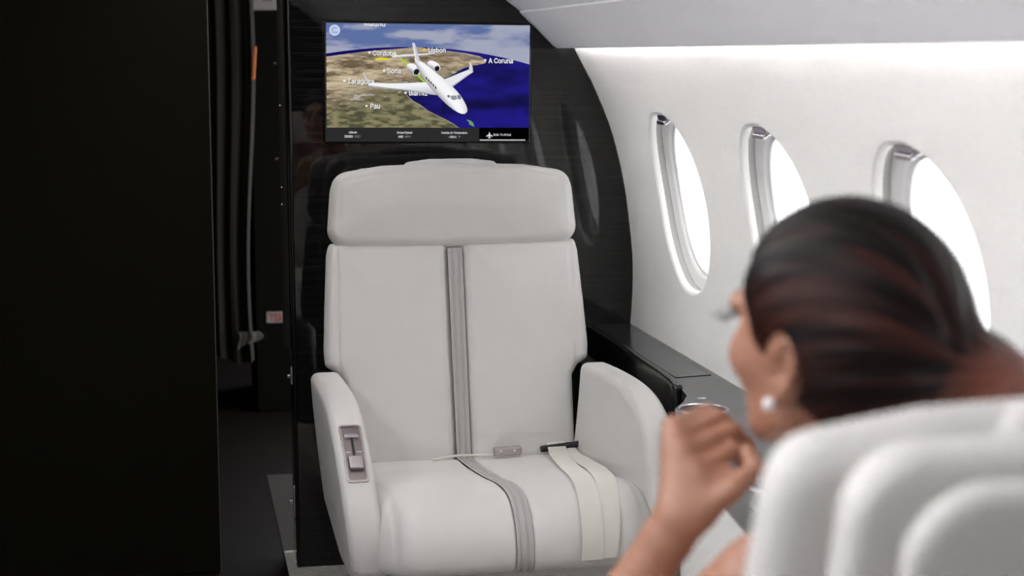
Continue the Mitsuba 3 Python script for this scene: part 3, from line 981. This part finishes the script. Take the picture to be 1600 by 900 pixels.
def seat_parts():
    """[(part name, mesh, material, smooth, label)] in the seat's frame."""
    out = []
    # back panels
    half = [(.0155, -.02), (.283, -.02), (.285, .205), (.294, .228), (.314, .242), (.3165, .28), (.311, .39), (.303, .515), (.296, .545), (.0155, .548)]
    for sgn in (-1, 1):
        po = Polygon([(sgn * a, b) for a, b in half]).buffer(0)

        def groove(A, B, d2, sgn=sgn):
            side = np.abs(A) - .296 + .0 * B
            g = .0042 * np.exp(-((side + .016 + .02 * (B - .52)) / .0042) ** 2)
            st = .0012 * np.exp(-((np.abs(A) - .031) / .0018) ** 2)
            dim = .004 * np.exp(-((A - sgn * .16) / .11) ** 2 - ((B - .30) / .2) ** 2)
            wr = .0055 * (rumple(A, B, 3 + sgn) - .5) + .0035 * np.maximum(rumple(A * .5, B * 2.6, 8 + sgn) - .55, 0) * 4 * np.clip((.16 - B) / .12, 0, 1)
            return g * (B > .20) + st + dim + wr
        m = pad_mesh(po, -.046, 0, .020, h=.0045, corner=.012, bulge=.016, bulge_len=.05, groove=groove)
        out.append(('back_cushion', moved(m, back_map), 'leather', True, None))
    # centre stripe: three ribs
    U = np.linspace(-.0175, .0175, 49)
    rib = lambda a: .0045 * np.abs(np.cos(np.clip(a / .0150, -1, 1) * np.pi)) ** .6 - .004
    B = np.linspace(-.005, .525, 60)
    rows = [np.stack([U, np.full_like(U, b), rib(U) + .004], -1) for b in B]
    st = strip(rows)
    out.append(('back_stripe', moved(st, back_map), 'leather_taupe', True, 'taupe ribbed centre stripe of the backrest'))
    # headrest
    top = [(.297, .60), (.291, .67), (.280, .712)]
    hp = [(-a, b) for a, b in top] + [(-.17, .730), (0, .735), (.17, .730)] + [(a, b) for a, b in top[::-1]]
    hp += [(x, .5365 - .010 * (1 - (x / .306) ** 2)) for x in np.linspace(.303, -.303, 15)]

    def hgroove(A, B, d2):
        return .0036 * np.exp(-((d2 + .024) / .0042) ** 2) * ((B > .56) & ((A < 0) | (B > .68))) + .005 * (rumple(A, B, 6) - .5)
    m = pad_mesh(Polygon(hp), -.040, .014, .024, h=.0045, corner=.043, bulge=.020, bulge_len=.07, groove=hgroove)
    out.append(('headrest', moved(m, back_map), 'leather', True, None))
    # crown roll behind the headrest, with two short seams
    cr = Polygon([(-.135, .60), (-.130, .720), (-.105, .742), (-.05, .749), (.05, .749), (.105, .742), (.130, .720), (.135, .60)])
    m = pad_mesh(cr, -.050, -.014, .016, h=.005, corner=.01)
    out.append(('crown_roll', moved(m, back_map), 'leather', True, None))
    # back shell and rear panel
    sh_ = [(.268, .0), (.278, .25), (.272, .45), (.258, .65), (.252, .735)]
    ring = [(-a, b) for a, b in sh_] + [(a, b) for a, b in sh_[::-1]]
    m = pad_mesh(Polygon(ring), -.096, -.054, .014, h=.0055, corner=.055)
    out.append(('back_shell', moved(m, back_map), 'leather', True, None))
    sp = [(.244, .02), (.254, .25), (.248, .45), (.234, .61), (.228, .728)]
    ring = [(-a, b) for a, b in sp] + [(a, b) for a, b in sp[::-1]]
    m = pad_mesh(Polygon(ring), -.134, -.108, .012, h=.0055, corner=.06)
    core = Polygon([(-.22, .03), (-.22, .66), (.22, .66), (.22, .03)])
    out.append(('back_core', moved(pad_mesh(core, -.120, -.03, .01, h=.008, corner=.05), back_map), 'leather', True, None))
    out.append(('rear_panel', moved(m, back_map), 'leather', True, None))
    # seat cushion: two halves and a ribbed stripe
    cp = Polygon(np.vstack([chaikin(CUSH, 2)])).buffer(0)
    for sgn in (-1, 1):
        m = pad_mesh(cp, .0, SEAT_HW - .0155, .010, h=.005, corner=.008)   # (v, z, across)

        def cm(P, sgn=sgn):
            u = .0155 + P[:, 2]
            e = np.clip((u - (SEAT_HW - .085)) / .085, 0, 1)
            v, z = P[:, 0].copy(), P[:, 1].copy()
            fr = np.clip((v - .1) / .45, 0, 1)
            v -= e ** 2.2 * .060 * fr                  # corners rounded in plan
            z -= e ** 2.5 * .024 * np.clip((z - .30) / .15, 0, 1)
            z += .008 * np.sin(np.pi * np.clip((u - .0155) / (SEAT_HW - .0155), 0, 1)) * np.clip((z - .38) / .08, 0, 1)
            g = .004 * np.exp(-((u - .258) / .004) ** 2) + .007 * (rumple(u, v + z * .7, 5 + sgn) - .5)
            z -= g * (v > .2)
            v -= g * (v > .2)
            return np.stack([sgn * u, v, z], -1)
        out.append(('seat_cushion', moved(m, cm), 'leather', True, None))
    path = chaikin(CUSH[1:12], 3)
    tg = np.gradient(path, axis=0)
    tg /= np.linalg.norm(tg, axis=1, keepdims=True)
    nn = np.stack([-tg[:, 1], tg[:, 0]], -1)
    rows = [np.stack([U, np.full_like(U, p[0]) + q[0] * (rib(U) - .0005), np.full_like(U, p[1]) + q[1] * (rib(U) - .0005)], -1) for p, q in zip(path, nn)]
    out.append(('seat_stripe', strip(rows), 'leather_taupe', True, 'taupe ribbed centre stripe of the seat'))
    # arms
    ap = Polygon(np.vstack([ARM_TOP, ARM_PROF[12:]])).buffer(0)
    for sgn in (-1, 1):
        m = pad_mesh(ap, -ARM_W / 2, ARM_W / 2, .020, h=.005, corner=.012)

        def am(P, sgn=sgn):
            q = np.stack([sgn * ARM_U + P[:, 2], P[:, 0], P[:, 1]], -1)
            return arm_shear(q, sgn)
        out.append(('armrest', moved(m, am), 'leather', True, None))
    # base
    out.append(('base', cat([bx(-.25, .25, -.10, .42, .10, .33, r=.02), bx(-.215, .215, -.04, .36, .012, .12, r=.01)]), 'leather', 40, None))
    for a_ in (-.20, .15):
        out.append(('floor_track', bx(a_, a_ + .05, -.12, .44, .004, .016), 'satin_metal', False, None))
    # recline control in the arm at the sitter's right (u < 0)
    im_ = int(np.argmax(ARM_TOP[:, 0]))
    s0 = float(np.interp(.435, ARM_TOP[:im_, 0], _as[:im_]))
    Hh, Ww = .150, .046
    fl = lambda poly, z0, z1, n=2: tess(extrude(poly, z0, z1), n)
    onl = lambda m: moved(m, lambda v: on_arm(np.stack([v[:, 0] + .002, s0 - v[:, 1], v[:, 2]], -1), -1))
    frame = rrect(Ww, Hh, .008).difference(rrect(Ww - .009, Hh - .009, .005))
    out.append(('control_panel', onl(fl(frame, -.004, .0036, 3)), 'satin_metal', 30, 'chrome recline control set into the armrest'))
    out.append(('control_panel__plate', onl(fl(rrect(Ww - .008, Hh - .008, .005), -.004, .0010, 3)), 'dark_chrome', 30, None))
    out.append(('control_panel__slot', onl(fl(affinity.translate(rrect(.0055, .070, .0025), 0, .006), -.002, .0018, 3)), 'black_plastic', 30, None))
    lv = bx(-.0155, .0155, -.016, .016, .0, .013, r=.0048)
    out.append(('control_panel__lever', onl(moved(tess(lv, 1), lambda v: v + [0, -.034, 0])), 'satin_metal', 40, None))
    tb = bx(-.0150, .0150, -.0055, .0055, .0, .007, r=.002)
    out.append(('control_panel__button', onl(moved(tess(tb, 1), lambda v: v + [0, .038, 0])), 'chrome', 40, None))
    for dx in (-.0145, .0145):
        out.append(('control_panel__mark', onl(fl(affinity.translate(sbox(-.005, -.0008, .005, .0008), dx * .8, -.004), .0, .0018, 0)), 'white_print', False, None))
    return out


SEAT = seat_parts()

def place_seat(key, to_world, label, group):
    tag(key, label, 'seat', group)
    for name, mesh, m, smooth, lab in SEAT:
        mesh = moved(mesh, to_world)
        parent, _, leaf = (key + '__' + name).rpartition('__')
        put(leaf, mesh, m, smooth=smooth, parent=parent, label=lab)


SX, SY = 0.671, 3.780
WX, WY = 0.717, 1.415
place_seat('cabin_seat', lambda P: np.stack([SX + P[:, 0], SY - P[:, 1], P[:, 2]], -1), 'empty white leather seat with lap belt facing the camera by the bulkhead', 'white leather cabin seats')
place_seat('cabin_seat_001', lambda P: np.stack([WX - P[:, 0], WY + P[:, 1], P[:, 2] + .012], -1), 'white leather seat seen from behind with the woman sitting in it', 'white leather cabin seats')


def seat_pt(u, v, z):
    return np.stack([SX + np.asarray(u, float), SY - np.asarray(v, float), np.asarray(z, float)], -1)


# lap belt of the empty seat
_cpath = chaikin(CUSH[1:12], 3)


def on_cush(v, lift):
    """Point over the cushion's top and front at profile parameter s (metres from the rear)."""
    s = np.r_[0, np.cumsum(np.linalg.norm(np.diff(_cpath, axis=0), axis=1))]
    a, b = np.interp(v, s, _cpath[:, 0]), np.interp(v, s, _cpath[:, 1])
    a2, b2 = np.interp(v + .01, s, _cpath[:, 0]), np.interp(v + .01, s, _cpath[:, 1])
    t = np.stack([a2 - a, b2 - b], -1)
    t /= np.maximum(np.linalg.norm(t, axis=-1, keepdims=True), 1e-9)
    return a - t[..., 1] * lift, b + t[..., 0] * lift


def ribbon(s, u, lift, w, rise=0.0):
    rows = []
    s, u = np.asarray(s, float), np.asarray(u, float)
    for du in (-w / 2, -w / 2 + .002, 0, w / 2 - .002, w / 2):
        v, z = on_cush(s, lift + (.0009 if abs(du) < w / 2 else 0) + rise * np.clip((.10 - s) / .06, 0, 1))
        rows.append(seat_pt(u + du, v, z))
    for du in (w / 2, 0, -w / 2):
        v, z = on_cush(s, lift - .0012 + rise * np.clip((.10 - s) / .06, 0, 1))
        rows.append(seat_pt(u + du, v, z))
    m = strip(np.array(rows).transpose(1, 0, 2), close=True)
    if m.volume < 0:
        m.invert()
    return m


k = 'lap_belt'
tag(k, 'beige lap belt lying across the empty seat with its grey buckle', 'belt')
ss_ = np.linspace(.030, .835, 60)
uu = np.interp(ss_, [.03, .20, .40, .60, .72, .83], [.236, .212, .186, .160, .148, .142])
put('strap', ribbon(ss_, uu - .006, .012, .046, rise=.014), 'webbing', smooth=40, parent=k)
uu2 = np.interp(ss_, [.03, .20, .40, .60, .72, .83], [.250, .250, .238, .206, .184, .166])
put('strap', ribbon(ss_, uu2, .0085, .046, rise=.010), 'webbing', smooth=40, parent=k)
bar = tube([seat_pt(.186, -.102, .4225), seat_pt(.234, -.104, .4265), seat_pt(.284, -.106, .4305)], .008, 12)
put('anchor_bar', bar, 'black_plastic', smooth=40, parent=k, label='black bar where the strap leaves the seat')
bk = 'buckle'
v = bx(-.034, .034, -.012, .012, -.010, .010, r=.004)
put('buckle', moved(v, lambda q: seat_pt(.098 + q[:, 0], -.080 + q[:, 1], .4280 + q[:, 2] + .03 * q[:, 0])), 'taupe_metal', smooth=40, parent=k, label='grey belt buckle')
for du in (-.017, .017):
    sc = trimesh.creation.icosphere(2, .0042)
    put('rivet', moved(sc, lambda q: seat_pt(.098 + du + q[:, 0], -.068 + q[:, 1] * .4, .4290 + q[:, 2])), 'chrome', smooth=True, parent=k + '__buckle')
U_ = np.linspace(-.085, .075, 26)
ed = [seat_pt(a, -.085 + .008 * math.sin(a * 40), .4165 + .004 * math.sin(a * 24 + 1)) for a in U_]
put('loose_strap', tube(ed, .0032, 8), 'webbing', smooth=True, parent=k)

# ------------------------------------------------------------------ the seated woman
J = {'wrist': (0.4889, 1.5558, 0.9208), 'elbow': (0.3680, 1.6180, 0.6900), 'shL': (0.5364, 1.4664, 0.8675), 'idx0': (0.5049, 1.5624, 0.9750), 'idx1': (0.5505, 1.5819, 0.9887), 'idx2': (0.5707, 1.5897, 0.9705), 'idx3': (0.5599, 1.5856, 0.9559), 'mid0': (0.4970, 1.5785, 0.9900), 'mid1': (0.5530, 1.6001, 1.0040), 'mid2': (0.5747, 1.6076, 0.9864), 'mid3': (0.5663, 1.6029, 0.9703), 'rng0': (0.4927, 1.5914, 1.0019), 'rng1': (0.5468, 1.6174, 1.0154), 'rng2': (0.5679, 1.6251, 0.9978), 'rng3': (0.5622, 1.6199, 0.9828), 'pky0': (0.4927, 1.6032, 1.0127), 'pky1': (0.5364, 1.6284, 1.0197), 'pky2': (0.5549, 1.6370, 1.0054), 'pky3': (0.5513, 1.6338, 0.9925), 'th0': (0.5052, 1.5448, 0.9387), 'th1': (0.5345, 1.5340, 0.9622), 'th2': (0.5615, 1.5433, 0.9795), 'th3': (0.5585, 1.5623, 0.9923), 'web0': (0.5095, 1.5589, 0.9572), 'web1': (0.5381, 1.5602, 0.9633)}
J = {k_: np.array(v_) - (np.array([0, 0, .010]) if k_[-1].isdigit() else 0) for k_, v_ in J.items()}


def euler(az, pitch, roll):
    """Head frame (x forward, y left, z up): az from +Y towards +X, pitch up, roll towards the left shoulder (degrees)."""
    a, p, r = np.radians([az, pitch, roll])
    f0, l0, u0 = np.array([math.sin(a), math.cos(a), 0]), np.array([-math.cos(a), math.sin(a), 0]), np.array([0, 0, 1.0])
    f = f0 * math.cos(p) + u0 * math.sin(p)
    u = u0 * math.cos(p) - f0 * math.sin(p)
    l = l0 * math.cos(r) - u * math.sin(r)
    u = u * math.cos(r) + l0 * math.sin(r)
    return np.stack([f, l, u], 1)


HEAD_R = euler(-27.9, 5.2, 6.7)
HEAD_C = np.array([0.6367, 1.5328, 1.1007])
HS = 1.09
hp_ = lambda *q: HEAD_C + HS * (HEAD_R @ np.array(q, float))


def band(lo, hi, f0, f1, fine, coarse):
    return np.unique(np.round(np.r_[np.arange(lo, f0, coarse), np.arange(f0, f1, fine), np.arange(f1, hi + coarse, coarse)], 5))


body = Field(band(.28, 1.12, .44, .80, .0026, .008), band(1.24, 2.36, 1.40, 1.70, .0026, .009), band(.0, 1.27, .88, 1.25, .0026, .009))
B = body
# trunk
pel, chest, shR = np.array([.715, 1.640, .560]), np.array([.708, 1.505, .770]), np.array([.872, 1.500, .890])
shL = J['shL']
B.ell(pel, (.165, .120, .105), k=.03)
B.ell((.712, 1.58, .655), (.125, .090, .12), k=.06)
B.ell(chest, (.140, .100, .135), k=.06)
B.cap(shL + [.025, .01, .0], shR - [.025, 0, 0], .050, .050, k=.05)
B.ell((.64, 1.585, .775), (.055, .05, .055), k=.04)
B.ell((.775, 1.590, .785), (.055, .05, .055), k=.04)
nb = np.array([.705, 1.490, .905])
B.cap(nb, hp_(-.030, 0, -.055), .054, .050, k=.04)
B.cap(nb + [-.02, 0, .0], shL + [.03, 0, .01], .042, .040, k=.04)
B.cap(nb + [.02, 0, .0], shR + [-.03, 0, .01], .042, .040, k=.04)
# head
H = lambda c, r, k=.012, sub=False, rot=None: B.ell(hp_(*c), np.array(r) * HS, k=k, rot=HEAD_R if rot is None else rot, sub=sub)
C = lambda a, b, ra, rb, k=.012: B.cap(hp_(*a), hp_(*b), ra * HS, rb * HS, k=k)
H((-.012, 0, .022), (.094, .073, .094))
H((.030, 0, -.015), (.062, .062, .085), k=.02)
C((.006, .052, -.058), (.070, .012, -.100), .018, .016, k=.025)
C((.006, -.052, -.058), (.070, -.012, -.100), .018, .016, k=.025)
H((.045, 0, -.065), (.046, .042, .045), k=.02)
H((.082, 0, -.098), (.014, .018, .014), k=.014)
for y in (1, -1):
    H((.060, y * .040, -.022), (.026, .022, .024), k=.02)
    H((.080, y * .027, .026), (.014, .024, .010), k=.016)
    H((.094, y * .031, .004), (.015, .016, .010), k=.010, sub=True)
    H((.092, y * .011, -.040), (.010, .009, .007), k=.006)
    # ear: disc, hollow, rim, lobe
    eR = HEAD_R @ np.array([[math.cos(.35), -y * math.sin(.35), 0], [y * math.sin(.35), math.cos(.35), 0], [0, 0, 1.0]])
    H((-.010, y * .077, -.010), (.019, .007, .030), k=.006, rot=eR)
    H((-.003, y * .082, -.006), (.009, .0085, .014), k=.004, sub=True, rot=eR)
    t_ = np.linspace(-.9, 3.9, 12)
    ring_ = [(-.012 + .0165 * -math.sin(a), y * (.082 + .004 * math.sin(a)), -.006 + .027 * -math.cos(a + 2.6)) for a in t_]
    for a_, b_ in zip(ring_[:-1], ring_[1:]):
        C(a_, b_, .0034, .0034, k=.003)
    H((-.002, y * .0790, -.038), (.008, .005, .009), k=.005)
C((.088, 0, .012), (.108, 0, -.030), .006, .0085, k=.012)
H((.106, 0, -.037), (.010, .011, .008), k=.006)
H((.092, 0, -.063), (.009, .021, .0055), k=.005)
H((.090, 0, -.074), (.009, .018, .006), k=.005)
H((.100, 0, -.0685), (.006, .022, .0012), k=.002, sub=True)
# arms
eL, wL = J['elbow'], J['wrist']
B.cap(shL, shL * .55 + eL * .45, .044, .041, k=.03)
B.cap(shL * .55 + eL * .45, eL, .041, .034, k=.02)
mL = eL * .72 + wL * .28
B.cap(eL, mL, .034, .038, k=.02)
B.cap(mL, wL + (eL - wL) * .10, .038, .0245, k=.02)
B.cap(wL + (eL - wL) * .10, wL, .0245, .0235, k=.012)
eR_, wR = np.array([1.015, 1.620, .690]), np.array([.880, 1.800, .640])
B.cap(shR, eR_, .044, .034, k=.03)
B.cap(eR_, eR_ * .7 + wR * .3, .034, .037, k=.02)
B.cap(eR_ * .7 + wR * .3, wR, .037, .024, k=.02)


def hand(P, w, radii, k=.006):
    for c, r in zip(('idx', 'mid', 'rng', 'pky'), radii):
        q = [P[c + str(i)] for i in range(4)]
        B.cap(w, q[0], .0185, r * 1.22, k=.014)
        B.cap(q[0], q[1], r * 1.14, r * 1.0, k=k)
        B.cap(q[1], q[2], r * 1.02, r * .92, k=.003)
        B.cap(q[2], q[3], r * .93, r * .78, k=.002)
    q = [P['th' + str(i)] for i in range(4)]
    B.cap(w, q[0], .019, .0155, k=.014)
    B.cap(q[0], q[1], .0155, .0115, k=.010)
    B.cap(q[1], q[2], .0112, .0100, k=.003)
    B.cap(q[2], q[3], .0100, .0078, k=.003)


hand(J, wL, (.0092, .0095, .0090, .0080))
B.cap(J['web0'], J['web1'], .0185, .0140, k=.010)
# right hand resting on the thigh
d = np.array([-.35, .93, -.10])
d /= np.linalg.norm(d)
lat = np.array([.93, .35, .0])
dn = np.array([0, 0, -1.0])
PR = {}
for i, (c, L) in enumerate(zip(('idx', 'mid', 'rng', 'pky'), (.070, .077, .072, .058))):
    o = wR + d * (.086 - .004 * abs(i - 1)) + lat * (-.030 + .020 * i)
    PR[c + '0'] = o
    PR[c + '1'] = o + d * L * .5 + dn * .004
    PR[c + '2'] = o + d * L * .78 + dn * .016
    PR[c + '3'] = o + d * L * .93 + dn * .030
PR['th0'] = wR + d * .028 - lat * .022
PR['th1'] = wR + d * .058 - lat * .044 + dn * .006
PR['th2'] = wR + d * .088 - lat * .050 + dn * .012
PR['th3'] = wR + d * .108 - lat * .046 + dn * .016
hand(PR, wR, (.0090, .0093, .0088, .0078))
# legs
for sx, kx in ((.635, .625), (.795, .810)):
    kn, an = np.array([kx, 2.045, .530]), np.array([kx, 2.120, .105])
    B.cap((sx, 1.665, .545), kn, .078, .056, k=.03)
    B.cap(kn, kn * .65 + an * .35 + np.array([0, -.012, 0]), .054, .053, k=.02)
    B.cap(kn * .65 + an * .35 + np.array([0, -.012, 0]), an, .053, .036, k=.02)
    B.cap(an, an + [0, -.025, -.062], .036, .032, k=.02)
    B.cap(an + [0, .0, -.045], an + [0, .150, -.072], .034, .026, k=.025)
skin = body.mesh()


def relax(m, n=3):
    from scipy.sparse import coo_matrix, diags
    e = m.edges_unique
    A = coo_matrix((np.ones(2 * len(e)), (np.r_[e[:, 0], e[:, 1]], np.r_[e[:, 1], e[:, 0]])), shape=(len(m.vertices),) * 2).tocsr()
    L = diags(1 / np.maximum(np.asarray(A.sum(1)).ravel(), 1)) @ A
    v = np.array(m.vertices)
    for _ in range(n):
        for f in (.5, -.52):
            v = v + f * (L @ v - v)
    return trimesh.Trimesh(v, m.faces, process=False)


skin = relax(skin)


def skin_tone(p, n, uv):
    t = mikit.fbm(p.x * 60, p.y * 60, p.z * 60, octaves=3)
    return mikit.mix((0.37, 0.185, 0.125), (0.30, 0.140, 0.090), t)


mat('skin', principled(mikit.proc(skin_tone), 0.42, 0.45))
PER = 'person'
tag(PER, 'woman with dark auburn hair in a low bun resting her chin on her left fist', 'person')
put('skin', skin, 'skin', smooth=True, parent=PER)


# hair: a cap drawn back from the face into a low bun, with combed ridges
def hair_grid():
    h = .0028
    xs = np.arange(-.225, .115, h)
    ys = np.arange(-.135, .135, h)
    zs = np.arange(-.165, .165, h)
    P = [xs[:, None, None], ys[None, :, None], zs[None, None, :]]
    E3 = np.eye(3)
    F = ell(P, np.array((-.022, 0, .030)), np.array((.112, .090, .104)), E3)
    F = smin(F, ell(P, np.array((-.060, 0, -.030)), np.array((.066, .072, .080)), E3), .05)
    F = smin(F, ell(P, np.array((-.130, -.016, -.016)), np.array((.056, .064, .046)), E3), .022)
    # hair line: forehead, temple, in front of and behind the ear
    x, y, z = P
    ay = np.abs(y)
    line = .072 + .020 * np.clip((z - .05) / .05, 0, 1) - .62 * np.clip(.055 - z, 0, .09) - .10 * np.clip(ay - .04, 0, 1)
    line = np.where(z < -.028, .0162 - 2.7 * (-.028 - z), line)
    face = (x - line) / 1.15
    F = -smin(-F, -face, .014)
    # clear of the ear
    e = ell(P, np.array((-.004, .090, -.010)), np.array((.031, .036, .037)), E3)
    e2 = ell(P, np.array((-.004, -.090, -.010)), np.array((.031, .036, .037)), E3)
    F = -smin(-F, np.minimum(e, e2), .010)
    # combed locks: ridges that run from the hair line round to the bun
    ang = np.arctan2(z + .035, ay + .0 * z)
    rr = np.arctan2(z + .09 + .5 * x, ay + .015)
    G = np.broadcast_to(rr, F.shape)
    nz = meshkit.fbm(np.stack([G * 9.0, np.broadcast_to(np.sign(y) * 3 + .0 * G, F.shape), np.broadcast_to(x * 6, F.shape)], -1).reshape(-1, 3), 3, 5).reshape(F.shape)
    F = F - (nz - .5) * .006
    # parting line along the crown side
    F = F + .004 * np.exp(-((y - .030 - .15 * (x + .02)) / .006) ** 2) * (z > .02)
    return nets(F.astype(np.float32), xs, ys, zs)


hm = hair_grid()
hl = np.array(hm.vertices)
hang = np.arctan2(hl[:, 2] + .09 + .5 * hl[:, 0], np.abs(hl[:, 1]) + .015)
st1 = meshkit.fbm(np.stack([hang * 16, np.sign(hl[:, 1]) * 2 + 4, hl[:, 0] * 7], -1), 4, 11)
st2 = meshkit.fbm(np.stack([hang * 60, np.sign(hl[:, 1]) * 2 + 4, hl[:, 0] * 10], -1), 2, 21)
t1 = np.clip((st1 - .47) / .28, 0, 1)
hcol = np.array([.0040, .0022, .0021]) * (1 - t1[:, None]) + np.array([.038, .0115, .0088]) * t1[:, None]
rim_light = np.clip((-.145 - hl[:, 0]) / .035, 0, 1)[:, None]      # orange rim light painted on the back of the bun
hcol = hcol * (1 - rim_light) + np.array([.16, .055, .040]) * rim_light
hcol = hcol * (.65 + .7 * st2[:, None])
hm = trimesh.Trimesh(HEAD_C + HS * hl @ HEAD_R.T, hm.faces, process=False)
mat('hair', principled({'type': 'mesh_attribute', 'name': 'vertex_color'}, 0.42, 0.13))
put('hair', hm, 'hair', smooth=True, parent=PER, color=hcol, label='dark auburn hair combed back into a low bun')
mat('eye_white', principled((.62, .60, .57), .2, .5))
mat('eye_dark', principled((.008, .005, .004), .5, .08))
for y in (1, -1):
    e = trimesh.creation.icosphere(3, .0118)
    put('eye', moved(e, lambda q: HEAD_C + HS * (q + [.0768, y * .031, .003]) @ HEAD_R.T), 'eye_white', smooth=True, parent=PER)
    ir = trimesh.creation.icosphere(2, .0060)
    put('iris', moved(ir, lambda q: HEAD_C + HS * (q * [.35, 1, 1] + [.0876, y * .031, .003]) @ HEAD_R.T), 'eye_dark', smooth=True, parent=PER + '__eye' + ('' if y == 1 else '_001'))
    ls = [tube([hp_(.0905, y * (.031 + o), .008 - 6 * o * o), hp_(.0985, y * (.031 + o * 1.25), .0095 - 6 * o * o), hp_(.1045, y * (.031 + o * 1.5), .0145 - 5 * o * o)], [.0009, .0007, .0003], 5) for o in np.linspace(-.012, .015, 9)]
    put('eyelash', cat(ls), 'eye_dark', smooth=True, parent=PER, kind='stuff')
    br = tube([hp_(.0940, y * .014, .024), hp_(.0945, y * .028, .0295), hp_(.0860, y * .044, .0275), hp_(.0740, y * .054, .0205)], [.0022, .0030, .0026, .0012], 8)
    put('eyebrow', br, 'eye_dark', smooth=True, parent=PER)
lp = [tube([hp_(.0965, -.019, -.0655), hp_(.1010, -.008, -.0620), hp_(.1000, 0, -.0632), hp_(.1010, .008, -.0620), hp_(.0965, .019, -.0655)], [.0016, .0034, .0032, .0034, .0016], 8),
      tube([hp_(.0950, -.017, -.0705), hp_(.0990, -.007, -.0740), hp_(.0995, 0, -.0745), hp_(.0990, .007, -.0740), hp_(.0950, .017, -.0705)], [.0016, .0038, .0042, .0038, .0016], 8)]
mat('lip', principled((.24, .085, .075), .4, .5))
put('lips', cat(lp), 'lip', smooth=True, parent=PER)
st = trimesh.creation.icosphere(1, .0062)
for y in (1, -1):
    put('earring', moved(st, lambda q: HEAD_C + HS * (q + [.0, y * .0870, -.042]) @ HEAD_R.T), 'stud', parent=PER, label='pale round stud earring')
mat('stud', principled((.78, .78, .82), .15, .8, metallic=.2, clearcoat=1.0))
# clothes follow the body
cl = Field(np.arange(.50, .94, .006), np.arange(1.33, 1.80, .006), np.arange(.46, .93, .006))
B = cl
g = .010
B.ell(pel, (.165 + g, .120 + g, .105 + g), k=.03)
B.ell((.712, 1.58, .655), (.125 + g, .090 + g, .12 + g), k=.06)
B.ell(chest, (.140 + g, .100 + g, .135 + g), k=.06)
B.ell((.64, 1.585, .775), (.055 + g, .05 + g, .055 + g), k=.04)
B.ell((.775, 1.590, .785), (.055 + g, .05 + g, .055 + g), k=.04)
B.cap((.620, 1.500, .84), (.630, 1.485, .905), .034, .020, k=.03)
B.cap((.790, 1.510, .84), (.785, 1.490, .915), .034, .020, k=.03)
top_ = cl.mesh()
mat('blush_cloth', principled((.62, .45, .43), .8, .2, sheen=.3))
mat('cream_cloth', principled((.62, .59, .55), .85, .2, sheen=.2))
put('top', top_, 'blush_cloth', smooth=True, parent=PER, label='blush sleeveless top')
tro = Field(np.arange(.50, .94, .008), np.arange(1.48, 2.24, .008), np.arange(.10, .68, .008))
B = tro
B.ell(pel + [0, .0, -.01], (.178, .134, .105), k=.03)
for sx, kx in ((.635, .625), (.795, .810)):
    kn, an = np.array([kx, 2.045, .530]), np.array([kx, 2.120, .160])
    B.cap((sx, 1.665, .545), kn, .088, .067, k=.03)
    B.cap(kn, an, .066, .058, k=.02)
put('trousers', tro.mesh(), 'cream_cloth', smooth=True, parent=PER, label='cream trousers')
for kx in (.625, .810):
    sh2 = Field(np.arange(kx - .07, kx + .07, .005), np.arange(2.02, 2.34, .005), np.arange(-.02, .13, .005))
    B = sh2
    B.cap((kx, 2.095, .050), (kx, 2.270, .036), .045, .037, k=.02)
    B.cap((kx, 2.110, .085), (kx, 2.095, .055), .044, .046, k=.02)
    m = sh2.mesh().slice_plane((0, 0, .006), (0, 0, 1), cap=False)
    put('shoe', m, 'black_plastic', smooth=50, parent=PER)
B = None
